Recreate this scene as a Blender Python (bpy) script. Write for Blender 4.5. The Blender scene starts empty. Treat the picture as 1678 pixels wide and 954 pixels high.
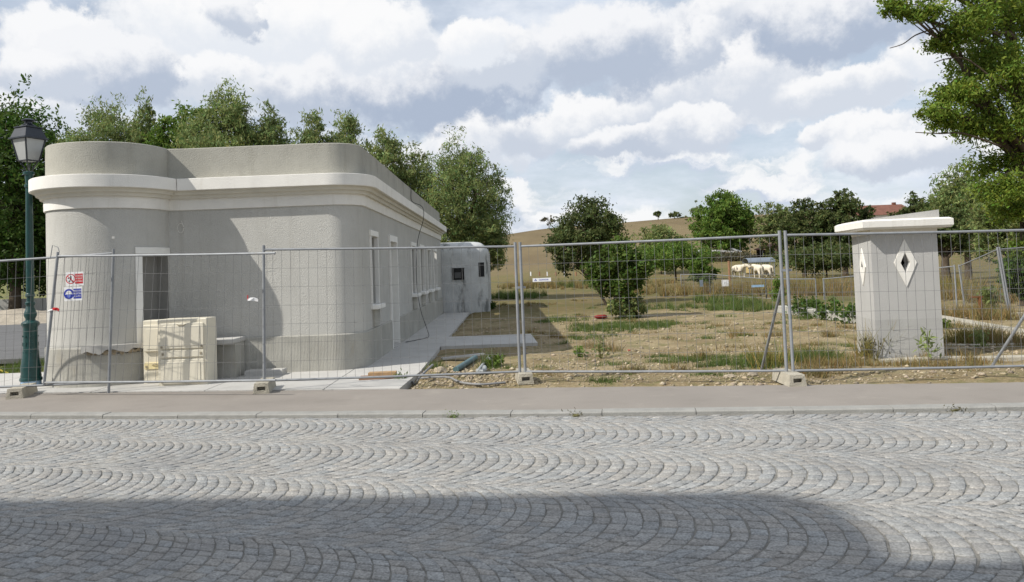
import bpy, bmesh, math, random
import numpy as np
from mathutils import Vector, Matrix, noise as mnoise
R = random.Random(7)
NR = np.random.default_rng(11)
S = bpy.context.scene
COL = S.collection
PI = math.pi

# ------------------------------------------------------------------ camera
F, CX, CY, EYE = 1300.0, 839.0, 384.0, 1.60
YAW, PITCH, ROLL = 0.010, math.radians(2.5), 0.037
fw = Vector((math.sin(YAW)*math.cos(PITCH), math.cos(YAW)*math.cos(PITCH), math.sin(PITCH)))
r0 = Vector((math.cos(YAW), -math.sin(YAW), 0)); u0 = r0.cross(fw)
rt = r0*math.cos(ROLL) - u0*math.sin(ROLL); up = u0*math.cos(ROLL) + r0*math.sin(ROLL)
CAMP = Vector((0, 0, EYE))
cam = bpy.data.cameras.new("camera"); camo = bpy.data.objects.new("camera", cam); COL.objects.link(camo)
m = Matrix((rt, up, -fw)).transposed().to_4x4(); m.translation = CAMP
camo.matrix_world = m
cam.sensor_width = 36; cam.lens = F/1678*36; cam.shift_y = -(477-CY)/1678
cam.clip_start = .05; cam.clip_end = 6000
S.camera = camo
def ray(px, py): return fw + rt*((px-CX)/F) - up*((py-CY)/F)
def G(px, py, z=0.0):
    d = ray(px, py); return CAMP + d*((z-EYE)/d.z)
def D(px, py, Y):
    d = ray(px, py); return CAMP + d*(Y/d.y)
def proj(p):
    d = Vector(p)-CAMP; k = d.dot(fw); return CX+F*d.dot(rt)/k, CY-F*d.dot(up)/k

# ------------------------------------------------------------------ sun, exposure
SUN = Vector((1.0, .47, -1.03)).normalized()
sl = bpy.data.lights.new("sun", 'SUN'); so = bpy.data.objects.new("sun", sl); COL.objects.link(so)
sl.energy = 4.9; sl.angle = math.radians(.5); sl.color = (1, .955, .88)
so.rotation_euler = SUN.to_track_quat('-Z', 'Y').to_euler()
S.view_settings.view_transform = 'Standard'; S.view_settings.look = 'None'
S.view_settings.exposure = 0.0; S.view_settings.gamma = 1.0

# ------------------------------------------------------------------ sky with clouds
W = bpy.data.worlds.new("World"); S.world = W; W.use_nodes = True
nt = W.node_tree; nt.nodes.clear()
def N(t, **k):
    n = nt.nodes.new(t)
    for a, b in k.items(): setattr(n, a, b)
    return n
def L(a, b): nt.links.new(a, b)
out = N('ShaderNodeOutputWorld'); bg = N('ShaderNodeBackground'); bg.inputs[1].default_value = .107; L(bg.outputs[0], out.inputs[0])
sky = N('ShaderNodeTexSky', sky_type='NISHITA', sun_disc=False)
sky.sun_elevation = math.asin(-SUN.z); sky.sun_rotation = math.atan2(-SUN.x, -SUN.y)
sky.dust_density = 1.5; sky.air_density = 1.0
tc = N('ShaderNodeTexCoord'); sp = N('ShaderNodeSeparateXYZ'); L(tc.outputs['Generated'], sp.inputs[0])
def M(op, a, b=None, c=None):
    n = N('ShaderNodeMath', operation=op)
    for i, v in enumerate((a, b, c)):
        if v is None: continue
        if isinstance(v, (int, float)): n.inputs[i].default_value = v
        else: L(v, n.inputs[i])
    return n.outputs[0]
az = M('ARCTAN2', sp.outputs[0], sp.outputs[1]); el = M('ARCSINE', sp.outputs[2])
cb = N('ShaderNodeCombineXYZ'); L(az, cb.inputs[0]); L(el, cb.inputs[1])
def noise(vec, scale, det=6, rough=.55):
    n = N('ShaderNodeTexNoise'); n.inputs['Scale'].default_value = scale; n.inputs['Detail'].default_value = det
    n.inputs['Roughness'].default_value = rough; L(vec, n.inputs['Vector']); return n
def VM(op, a, b):
    n = N('ShaderNodeVectorMath', operation=op)
    for i, v in enumerate((a, b)):
        if isinstance(v, tuple): n.inputs[i].default_value = v
        else: L(v, n.inputs[i])
    return n.outputs['Value'] if op == 'LENGTH' else n.outputs[0]
def MR(v, a, b, c, d, smooth=True):
    n = N('ShaderNodeMapRange'); n.interpolation_type = 'SMOOTHSTEP' if smooth else 'LINEAR'
    L(v, n.inputs[0])
    for i, x in enumerate((a, b, c, d)): n.inputs[i+1].default_value = x
    return n.outputs[0]
def MIX(f, a, b):
    n = N('ShaderNodeMix', data_type='RGBA')
    for i, v in ((0, f), (6, a), (7, b)):
        if isinstance(v, (int, float)): n.inputs[i].default_value = v
        elif isinstance(v, tuple): n.inputs[i].default_value = (*v, 1)
        else: L(v, n.inputs[i])
    return n.outputs[2]
n1 = noise(tc.outputs['Generated'], 6, 8, .6); n2 = noise(tc.outputs['Generated'], 17, 8, .62); n3 = noise(tc.outputs['Generated'], 42, 6, .65)
warp = VM('ADD', VM('MULTIPLY', VM('SUBTRACT', n1.outputs['Color'], (.5, .5, .5)), (.13, .07, 0)),
          VM('MULTIPLY', VM('SUBTRACT', n2.outputs['Color'], (.5, .5, .5)), (.07, .06, 0)))
A = VM('ADD', cb.outputs[0], warp)
# plane-projected layer of thin high cloud for the whole dome
zc = M('MAXIMUM', M('ADD', sp.outputs[2], .24), .08)
pv = N('ShaderNodeCombineXYZ'); L(M('DIVIDE', sp.outputs[0], zc), pv.inputs[0]); L(M('DIVIDE', sp.outputs[1], zc), pv.inputs[1])
hi = noise(pv.outputs[0], .9, 7, .62)
thin = MR(hi.outputs['Fac'], .40, .66, .42, .95)
col = MIX(thin, sky.outputs[0], (7.6, 8.2, 9.1))
puff = MR(hi.outputs['Fac'], .50, .66, 0, .6)
pshade = MIX(MR(M('ADD', n1.outputs['Fac'], M('MULTIPLY', M('SUBTRACT', n2.outputs['Fac'], .5), .8)), .36, .60, 0, 1), (6.2, 6.8, 7.9), (9.0, 9.0, 9.1))
col = MIX(puff, col, pshade)
# rows of small far cumulus low over the horizon, all the way round
lowv = VM('MULTIPLY', A, (1, 2.7, 0))
la = noise(lowv, 6.5, 5, .5); lb_ = noise(VM('ADD', lowv, (.006, .055, 0)), 6.5, 4, .5)
lit = MR(M('SUBTRACT', la.outputs['Fac'], lb_.outputs['Fac']), -.07, .10, 0, 1)
lmask = M('MULTIPLY', MR(la.outputs['Fac'], .44, .56, 0, .9), MR(el, .26, .13, 0, 1))
col = MIX(lmask, col, MIX(lit, (5.6, 6.2, 7.4), (9.1, 9.1, 9.15)))
# the cumulus seen in this part of the sky: (px, py, half width, half height, base darkness 0..1)
BL = [(455, 20, 270, 70, .0), (350, 120, 120, 36, .4), (760, 222, 75, 50, .35), (60, 160, 100, 40, .35), (1200, 110, 190, 70, .4),
      (880, 205, 90, 34, .6), (960, 190, 110, 40, .4), (1020, 228, 110, 26, .75), (1340, 222, 50, 20, .4), (1130, 205, 70, 34, .55),
      (1420, 215, 60, 30, .3), (1470, 245, 110, 30, .6), (1530, 75, 70, 36, .1), (1380, 140, 120, 34, .4), (1200, 15, 130, 40, .55), (1400, 12, 190, 50, 1.05), (1100, 70, 90, 45, .75), (980, 60, 150, 62, .95),
      (100, 60, 90, 50, .5), (180, 95, 110, 52, .95), (60, 105, 70, 35, .6), (560, 130, 130, 50, .85), (700, 115, 170, 68, 1.1), (800, 75, 80, 55, .55), (620, 45, 80, 55, .15), (760, 60, 55, 40, .0), (390, 8, 45, 34, .7)]
nz = M('ADD', M('MULTIPLY', M('SUBTRACT', n2.outputs['Fac'], .5), 1.5), M('MULTIPLY', M('SUBTRACT', n3.outputs['Fac'], .5), .9))
for (px, py, rx, ry, dk) in BL:
    d = ray(px, py).normalized(); a0 = math.atan2(d.x, d.y); e0 = math.asin(d.z)
    mad = N('ShaderNodeVectorMath', operation='MULTIPLY_ADD'); L(col, mad.inputs[0]); mad.inputs[1].default_value = (1e-7, 1e-7, 0); L(A, mad.inputs[2])   # keeps the nodes in sequence
    q = VM('MULTIPLY', VM('SUBTRACT', mad.outputs[0], (a0, e0, 0)), (F/rx, F/ry, 0))
    ln = N('ShaderNodeVectorMath', operation='LENGTH'); L(q, ln.inputs[0])
    sq = N('ShaderNodeSeparateXYZ'); L(q, sq.inputs[0])
    # crisp billowing tops, soft bases
    soft = M('MULTIPLY', M('MINIMUM', sq.outputs[1], 0), .38)
    al = MR(M('ADD', M('ADD', ln.outputs['Value'], soft), M('MULTIPLY', nz, .42)), .72, .99, 1, 0)
    t = MR(M('ADD', M('ADD', sq.outputs[1], M('MULTIPLY', sq.outputs[0], -.22)), M('MULTIPLY', nz, 1.1)), -.80, .38, 0, 1)
    k = 1-dk
    c = MIX(t, (4.3+3.2*k, 4.95+2.9*k, 6.1+2.3*k), (9.1-.6*dk, 9.1-.5*dk, 9.15-.3*dk))
    col = MIX(al, col, c)
L(col, bg.inputs[0])

# ------------------------------------------------------------------ materials
MATS = {}
def mat(name, col, rough=.8, var=.12, scale=6.0, bump=0.0, bscale=40.0, col2=None, tint=False, metal=0.0, spec=.3, trans=None, vor=False, var2=.0, scale2=90.0, streak=0):
    if name in MATS: return MATS[name]
    m = bpy.data.materials.new(name); m.use_nodes = True; MATS[name] = m
    t = m.node_tree; b = t.nodes['Principled BSDF']; ln = t.links.new
    b.inputs['Roughness'].default_value = rough; b.inputs['Metallic'].default_value = metal
    b.inputs['Specular IOR Level'].default_value = spec
    tcn = t.nodes.new('ShaderNodeTexCoord')
    geo = t.nodes.new('ShaderNodeNewGeometry')
    n = t.nodes.new('ShaderNodeTexNoise'); n.inputs['Scale'].default_value = scale; n.inputs['Detail'].default_value = 7; n.inputs['Roughness'].default_value = .62
    P = geo.outputs['Position']
    if streak:
        mp = t.nodes.new('ShaderNodeMapping'); mp.inputs['Scale'].default_value = (1, 1, streak); ln(P, mp.inputs[0]); ln(mp.outputs[0], n.inputs['Vector'])
    else: ln(P, n.inputs['Vector'])
    r = t.nodes.new('ShaderNodeValToRGB')
    c2 = col2 or tuple(min(1, c*(1+var)) for c in col)
    c1 = tuple(c*(1-var) for c in col) if not col2 else col
    r.color_ramp.elements[0].color = (*c1, 1); r.color_ramp.elements[1].color = (*c2, 1)
    r.color_ramp.elements[0].position = .33; r.color_ramp.elements[1].position = .67
    ln(n.outputs['Fac'], r.inputs[0]); c = r.outputs[0]
    if var2:
        nn = t.nodes.new('ShaderNodeTexNoise'); nn.inputs['Scale'].default_value = scale2; nn.inputs['Detail'].default_value = 3; ln(P, nn.inputs['Vector'])
        mr = t.nodes.new('ShaderNodeMapRange'); ln(nn.outputs['Fac'], mr.inputs[0])
        mr.inputs[1].default_value = .3; mr.inputs[2].default_value = .7; mr.inputs[3].default_value = 1-var2; mr.inputs[4].default_value = 1+var2
        vm = t.nodes.new('ShaderNodeVectorMath'); vm.operation = 'SCALE'; ln(c, vm.inputs[0]); ln(mr.outputs[0], vm.inputs['Scale']); c = vm.outputs[0]
    if tint:
        a = t.nodes.new('ShaderNodeAttribute'); a.attribute_name = 'tint'
        mx = t.nodes.new('ShaderNodeMix'); mx.data_type = 'RGBA'; mx.blend_type = 'MULTIPLY'; mx.inputs[0].default_value = 1
        ln(c, mx.inputs[6]); ln(a.outputs['Color'], mx.inputs[7]); c = mx.outputs[2]
    ln(c, b.inputs['Base Color'])
    if bump:
        bn = t.nodes.new('ShaderNodeTexNoise'); bn.inputs['Scale'].default_value = bscale; bn.inputs['Detail'].default_value = 4; ln(P, bn.inputs['Vector'])
        bp = t.nodes.new('ShaderNodeBump'); bp.inputs['Strength'].default_value = bump; bp.inputs['Distance'].default_value = .02
        ln(bn.outputs['Fac'], bp.inputs['Height']); ln(bp.outputs[0], b.inputs['Normal'])
    if trans:
        ot = t.nodes['Material Output']; tr = t.nodes.new('ShaderNodeBsdfTranslucent'); ms = t.nodes.new('ShaderNodeMixShader')
        ln(c, tr.inputs[0]); ms.inputs[0].default_value = trans; ln(b.outputs[0], ms.inputs[1]); ln(tr.outputs[0], ms.inputs[2]); ln(ms.outputs[0], ot.inputs[0])
    return m
RENDER = mat('grey_render', (.485, .478, .445), .95, .07, 1.3, .65, 70, var2=.05)
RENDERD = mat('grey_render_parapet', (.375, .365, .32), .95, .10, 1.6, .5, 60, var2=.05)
PLINTH = mat('grey_plinth', (.375, .365, .325), .95, .12, 2.2, .4, 60, var2=.05)
WHITE = mat('white_render', (.76, .74, .69), .9, .05, 2.5, .2, 70)
CREAM = mat('cream_moulding', (.60, .57, .49), .9, .06, 2.5, .2, 70)
TRIM = mat('white_trim', (.78, .77, .73), .85, .05, 3)
CONC = mat('pale_concrete', (.46, .45, .425), .9, .08, 1.6, .25, 80, var2=.06)
CONCG = mat('old_concrete', (.47, .48, .475), .95, .0, 2.1, .5, 30, col2=(.58, .59, .58), var2=.06)
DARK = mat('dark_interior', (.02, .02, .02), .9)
GALV = mat('galvanised_steel', (.25, .262, .275), .58, .12, 9, metal=.2, spec=.4)
WIRE = mat('fence_wire', (.20, .20, .20), .6, .1, 9, metal=.3)
BLOCK = mat('block_concrete', (.40, .37, .30), .95, .16, 9, .6, 70, var2=.1)
BEIGE = mat('beige_plastic', (.68, .635, .52), .5, .05, 2)
BEIGED = mat('dark_beige_plastic', (.30, .26, .19), .7)  # darker beige of the locks, hinges and handles
LAMPG = mat('dark_green_paint', (.008, .048, .046), .35, .25, 14, .15, 90, spec=.5)
LAMPK = mat('black_lamp_paint', (.022, .026, .034), .38, .15, 10, spec=.5)
GLASS = mat('milky_lamp_glass', (.60, .61, .60), .3, .06, 5, spec=.5, trans=.35)
BARK = mat('bark', (.085, .065, .045), .95, .3, 9, .8, 30)
STONE = mat('stone', (.36, .305, .225), .95, .2, 12, .5, 40, tint=True)
RUST = mat('rust', (.16, .06, .025), .9, .3, 18)
REDT = mat('red_roof_tiles', (.16, .072, .05), .9, .2, 1.2)
STEELB = mat('blue_grey_roof_sheet', (.22, .255, .30), .5, .08, 2, metal=.3)
HIDE = mat('cream_hide', (.62, .56, .45), .85, .06, 3)
WHP = mat('white_paint', (.8, .8, .8), .5, .02, 3)
REDP = mat('red_print', (.55, .02, .025), .5, .02, 3)
BLUEP = mat('blue_print', (.03, .05, .36), .5, .02, 3)
BLKP = mat('black_print', (.03, .03, .04), .5, .02, 3)
WOODP = mat('brown_board', (.27, .15, .085), .85, .2, 10)
WOODG = mat('grey_timber', (.40, .40, .39), .85, .15, 10)
TEAL = mat('teal_pipe', (.09, .155, .165), .5, .12, 10)
PVC = mat('grey_pvc', (.33, .35, .35), .45, .1, 10)
CABLE = mat('black_cable', (.018, .018, .02), .5)
HOSE = mat('grey_hose', (.22, .22, .22), .6, .2, 20)
BLUEH = mat('pale_blue_plastic', (.30, .45, .62), .5)
REDC = mat('red_cloth', (.27, .022, .02), .8)
YELL = mat('yellow_plastic', (.55, .42, .04), .5)
HAY = mat('hay', (.42, .32, .14), .95, .25, 20)
ASPH = mat('parking_asphalt', (.13, .13, .13), .9, .12, 1.5, .3, 90, var2=.12)
GRAV = mat('gravel_heap', (.33, .29, .23), .95, .2, 3, .9, 25, var2=.2, scale2=30)
LOWW = mat('low_wall_concrete', (.36, .35, .33), .9, .1, 2)
LEAF = {k: mat('leaf_'+k, c, .6, .22, .55, tint=True, trans=.42, spec=.25) for k, c in dict(
    dark=(.064, .116, .022), mid=(.115, .185, .034), willow=(.20, .25, .095), ash=(.165, .235, .036), pear=(.092, .118, .040), ivy=(.078, .13, .026), bushy=(.095, .15, .03), pale=(.185, .225, .085), bare=(.12, .11, .07)).items()}
GRASSM = mat('green_grass', (.098, .142, .038), .7, .25, 1.2, tint=True, trans=.3)
DRYG = mat('dry_grass', (.22, .17, .075), .8, .2, .8, tint=True, trans=.25)
WEEDY = mat('yellow_weeds', (.22, .19, .06), .8, .25, .8, tint=True, trans=.25)

def ribs_plinth():
    t = PLINTH.node_tree; b = t.nodes['Principled BSDF']; u = t.nodes.new('ShaderNodeUVMap'); u.uv_map = 'UVMap'
    w = t.nodes.new('ShaderNodeTexWave'); w.bands_direction = 'X'; w.inputs['Scale'].default_value = 13.0; w.inputs['Distortion'].default_value = 1.1; w.inputs['Detail'].default_value = 1
    t.links.new(u.outputs[0], w.inputs['Vector'])
    bp = t.nodes.new('ShaderNodeBump'); bp.inputs['Strength'].default_value = .30; bp.inputs['Distance'].default_value = .012
    old = b.inputs['Normal'].links[0].from_socket
    t.links.new(old, bp.inputs['Normal']); t.links.new(w.outputs['Fac'], bp.inputs['Height']); t.links.new(bp.outputs[0], b.inputs['Normal'])
ribs_plinth()
def stain(mt, c, lo, hi, scale, sz=.35, f=.6):
    t = mt.node_tree; b = t.nodes['Principled BSDF']; src = b.inputs['Base Color'].links[0].from_socket
    g = t.nodes.new('ShaderNodeNewGeometry'); mp = t.nodes.new('ShaderNodeMapping'); mp.inputs['Scale'].default_value = (1, 1, sz)
    n = t.nodes.new('ShaderNodeTexNoise'); n.inputs['Scale'].default_value = scale; n.inputs['Detail'].default_value = 6; n.inputs['Roughness'].default_value = .65
    t.links.new(g.outputs['Position'], mp.inputs[0]); t.links.new(mp.outputs[0], n.inputs['Vector'])
    r = t.nodes.new('ShaderNodeMapRange'); r.interpolation_type = 'SMOOTHSTEP'
    for i, x in enumerate((lo, hi, 0, f)): r.inputs[i+1].default_value = x
    t.links.new(n.outputs['Fac'], r.inputs[0])
    mx = t.nodes.new('ShaderNodeMix'); mx.data_type = 'RGBA'; mx.inputs[7].default_value = (*c, 1)
    t.links.new(r.outputs[0], mx.inputs[0]); t.links.new(src, mx.inputs[6]); t.links.new(mx.outputs[2], b.inputs['Base Color'])
stain(CONCG, (.08, .085, .08), .50, .66, 2.2, .35, .8)
stain(RENDER, (.30, .29, .26), .55, .78, 1.1, .5, .35)
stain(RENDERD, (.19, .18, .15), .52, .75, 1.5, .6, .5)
stain(RENDER, (.35, .335, .30), .55, .74, 4.5, .05, .38)
stain(RENDERD, (.22, .21, .17), .52, .74, 5, .05, .4)
stain(PLINTH, (.30, .25, .17), .55, .75, 2.5, .6, .4)
stain(WHITE, (.5, .47, .40), .56, .76, 6, .08, .35)
stain(WHITE, (.45, .43, .37), .58, .8, 1.6, .5, .4)
stain(CONC, (.27, .26, .24), .55, .75, 2.6, 1, .35)
stain(BEIGE, (.52, .45, .32), .60, .8, 2.2, .25, .3)
stain(GALV, (.22, .19, .16), .58, .75, 6, .5, .4)

# ------------------------------------------------------------------ helpers
class MB:
    def __init__(s): s.v = []; s.f = []; s.uv = None
    def add(s, vs, fs):
        o = len(s.v); s.v += [tuple(v) for v in vs]; s.f += [tuple(i+o for i in f) for f in fs]; return s
    def box(s, c, d, rz=0.0, mtx=None, bev=0.0):
        x, y, z = d[0]/2, d[1]/2, d[2]/2
        if bev:
            vs = []
            for zz, ins in ((-z, bev), (-z+bev, 0), (z-bev, 0), (z, bev)):
                for sx, sy in ((-1, -1), (1, -1), (1, 1), (-1, 1)): vs.append(Vector((sx*(x-ins), sy*(y-ins), zz)))
            fs = [(3, 2, 1, 0), (12, 13, 14, 15)]
            for k in range(3):
                for i in range(4): j = (i+1) % 4; fs.append((k*4+i, k*4+j, k*4+4+j, k*4+4+i))
        else:
            vs = [Vector((sx*x, sy*y, sz*z)) for sz in (-1, 1) for sx, sy in ((-1, -1), (1, -1), (1, 1), (-1, 1))]
            fs = [(3, 2, 1, 0), (4, 5, 6, 7), (0, 1, 5, 4), (1, 2, 6, 5), (2, 3, 7, 6), (3, 0, 4, 7)]
        q = mtx or Matrix.Rotation(rz, 4, 'Z'); c = Vector(c)
        return s.add([q @ v + c for v in vs], fs)
    def tube(s, pts, rad, n=8, caps=True):
        pts = [Vector(p) for p in pts]; rad = rad if isinstance(rad, (list, tuple)) else [rad]*len(pts)
        o = len(s.v); prev = None
        for i, p in enumerate(pts):
            d = (pts[min(i+1, len(pts)-1)] - pts[max(i-1, 0)]).normalized()
            if prev is None: a = d.orthogonal().normalized()
            else:
                a = prev - d*prev.dot(d); a = a.normalized() if a.length > 1e-6 else d.orthogonal().normalized()
            prev = a; b = d.cross(a)
            for k in range(n):
                t = 2*PI*k/n; s.v.append(tuple(p + (a*math.cos(t)+b*math.sin(t))*rad[i]))
        for i in range(len(pts)-1):
            for k in range(n):
                k2 = (k+1) % n; s.f.append((o+i*n+k, o+i*n+k2, o+(i+1)*n+k2, o+(i+1)*n+k))
        if caps:
            s.f.append(tuple(o+k for k in range(n))[::-1]); s.f.append(tuple(o+(len(pts)-1)*n+k for k in range(n)))
        return s
    def lathe(s, prof, n=20, c=(0, 0, 0), rot=0.0):
        o = len(s.v); c = Vector(c)
        for r, z in prof:
            for k in range(n):
                t = 2*PI*k/n+rot; s.v.append((c.x+r*math.cos(t), c.y+r*math.sin(t), c.z+z))
        for i in range(len(prof)-1):
            for k in range(n):
                k2 = (k+1) % n; s.f.append((o+i*n+k, o+i*n+k2, o+(i+1)*n+k2, o+(i+1)*n+k))
        s.f.append(tuple(o+k for k in range(n))[::-1]); s.f.append(tuple(o+(len(prof)-1)*n+k for k in range(n)))
        return s
    def prism(s, poly, z0, z1):
        n = len(poly); o = len(s.v)
        s.v += [(p[0], p[1], z0) for p in poly] + [(p[0], p[1], z1) for p in poly]
        s.f.append(tuple(o+i for i in range(n))[::-1]); s.f.append(tuple(o+n+i for i in range(n)))
        for i in range(n): j = (i+1) % n; s.f.append((o+i, o+j, o+n+j, o+n+i))
        return s
    def build(s, name, material, parent=None, smooth=False, fix=True, kind=None):
        root = parent
        off = Vector((0, 0, 0))
        while root is not None: off += root.location; root = root.parent
        me = bpy.data.meshes.new(name)
        me.from_pydata([(v[0]-off.x, v[1]-off.y, v[2]-off.z) for v in s.v], [], s.f)
        if s.uv:
            ul = me.uv_layers.new(name='UVMap'); ul.data.foreach_set('uv', [c for uv in s.uv for c in uv])
        elif fix:
            b = bmesh.new(); b.from_mesh(me); bmesh.ops.recalc_face_normals(b, faces=b.faces); b.to_mesh(me); b.free()
        if smooth is True: me.polygons.foreach_set('use_smooth', [True]*len(me.polygons))
        elif smooth: 
            me.polygons.foreach_set('use_smooth', [True]*len(me.polygons)); me.set_sharp_from_angle(angle=math.radians(smooth))
        me.materials.append(material)
        o = bpy.data.objects.new(name, me); COL.objects.link(o); o.parent = parent
        if kind: o['kind'] = kind
        return o
def tag(o, label=None, cat=None, group=None, kind=None):
    for k, v in (('label', label), ('category', cat), ('group', group), ('kind', kind)):
        if v: o[k] = v
    return o
def thing(name, label, cat, loc=(0, 0, 0), group=None):
    o = bpy.data.objects.new(name, None); COL.objects.link(o); o.location = loc; o.empty_display_size = .2
    return tag(o, label, cat, group)
def copy_tree(o, parent=None):
    c = o.copy(); COL.objects.link(c); c.parent = parent
    for ch in list(o.children): copy_tree(ch, c)
    return c
def raw(name, verts, faces, material, parent=None, tint=None, smooth=False, kind=None):
    """numpy mesh: verts (n,3), faces (m,k); tint (m,3) per-face colour multiplier"""
    off = np.zeros(3); root = parent
    while root is not None: off += np.array(root.location); root = root.parent
    me = bpy.data.meshes.new(name); k = faces.shape[1]; v = (verts-off).astype(np.float32)
    me.vertices.add(len(v)); me.vertices.foreach_set('co', v.ravel())
    me.loops.add(faces.size); me.loops.foreach_set('vertex_index', faces.astype(np.int32).ravel())
    me.polygons.add(len(faces)); me.polygons.foreach_set('loop_start', np.arange(0, faces.size, k, dtype=np.int32))
    if tint is not None:
        a = me.attributes.new('tint', 'FLOAT_COLOR', 'FACE'); c = np.ones((len(faces), 4), np.float32); c[:, :3] = tint; a.data.foreach_set('color', c.ravel())
    me.update(calc_edges=True); me.validate()
    if smooth: me.polygons.foreach_set('use_smooth', np.ones(len(faces), bool))
    me.materials.append(material); o = bpy.data.objects.new(name, me); COL.objects.link(o); o.parent = parent
    if kind: o['kind'] = kind
    return o
def text_mesh(txt, size, material, parent, mtx, ext=.0006, align='CENTER', sx=1.0, name='lettering'):
    cu = bpy.data.curves.new('t', 'FONT'); cu.body = txt; cu.size = size; cu.extrude = ext; cu.align_x = align; cu.align_y = 'CENTER'; cu.resolution_u = 3
    to = bpy.data.objects.new('t', cu); COL.objects.link(to)
    dg = bpy.context.evaluated_depsgraph_get(); dg.update()
    me = bpy.data.meshes.new_from_object(to.evaluated_get(dg)); bpy.data.objects.remove(to); bpy.data.curves.remove(cu)
    me.transform(mtx @ Matrix.Diagonal((sx, 1, 1, 1))); me.materials.clear(); me.materials.append(material); me.name = name
    o = bpy.data.objects.new(name, me); COL.objects.link(o); o.parent = parent; return o

# ------------------------------------------------------------------ ground
def kerbY(x):
    xc = max(-11, min(11, x)); y = 8.93-.165*xc+.004*xc*xc; return y+(x-xc)*(-.165+.008*xc)
def backY(x): return 10.76-.182*x if x > -14 else 10.76+.182*14-.10*(x+14)
def sstep(a, b, x):
    t = max(0, min(1, (x-a)/(b-a))); return t*t*(3-2*t)
def hillz(x, y):
    hh = max(6, min(19, 15.6+.045*x)); t = sstep(105, 345, y)
    return hh*t*t*.35+hh*t*.65 + 1.9*sstep(78, 112, y)*sstep(-12, 22, x) + 1.2*t*mnoise.noise(Vector((x*.012, y*.012, 3)))
def ground_z(x, y):
    z = hillz(x, y)
    b = backY(x)
    if y < b+.02: return -.16
    e = sstep(0, .5, y-b)
    near = 1-sstep(30, 60, y)
    n = mnoise.fractal(Vector((x*.9, y*.9, 0)), 1, 2, 5)
    fine = mnoise.noise(Vector((x*6, y*6, 4)))
    z += -.035 + e*(.03 + .05*n*near + .014*fine*near)
    if x < -1.2 and y < 32: z -= .10*sstep(-1.2, -1.6, x)*1
    if -1.6 < x < .75 and 16.5 < y < 19.3: z = min(z, -.03)
    return z
xs = sorted(set([round(v, 3) for v in np.arange(-2.2, 9.0, .09)] + [round(v, 3) for v in np.arange(9, 16, .2)] + [-900, -600, -400, -300, -220, -160, -120, -90, -70, -55, -45] + list(range(-38, -2, 2)) + [17, 18.5, 20, 22, 25, 28, 32, 36, 42, 50, 60, 75, 90, 110, 140, 180, 230, 300, 400, 600, 900]))
ys = sorted(set([-400, -200, -100, -50, -20, -5, 2, 6, 8] + [round(v, 3) for v in np.arange(9, 20, .09)] + [round(v, 3) for v in np.arange(20, 30, .2)] + [round(v, 2) for v in np.arange(30, 60, 1.5)] + list(range(60, 130, 6)) + list(range(130, 360, 10)) + [375, 400, 450, 520, 650, 900, 1300, 2000]))
vs = np.array([(x, y, ground_z(x, y)) for y in ys for x in xs]); nx, ny = len(xs), len(ys)
ii = (np.arange(ny-1)[:, None]*nx+np.arange(nx-1)[None, :]).ravel()
gf = np.stack([ii, ii+1, ii+1+nx, ii+nx], 1)
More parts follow.
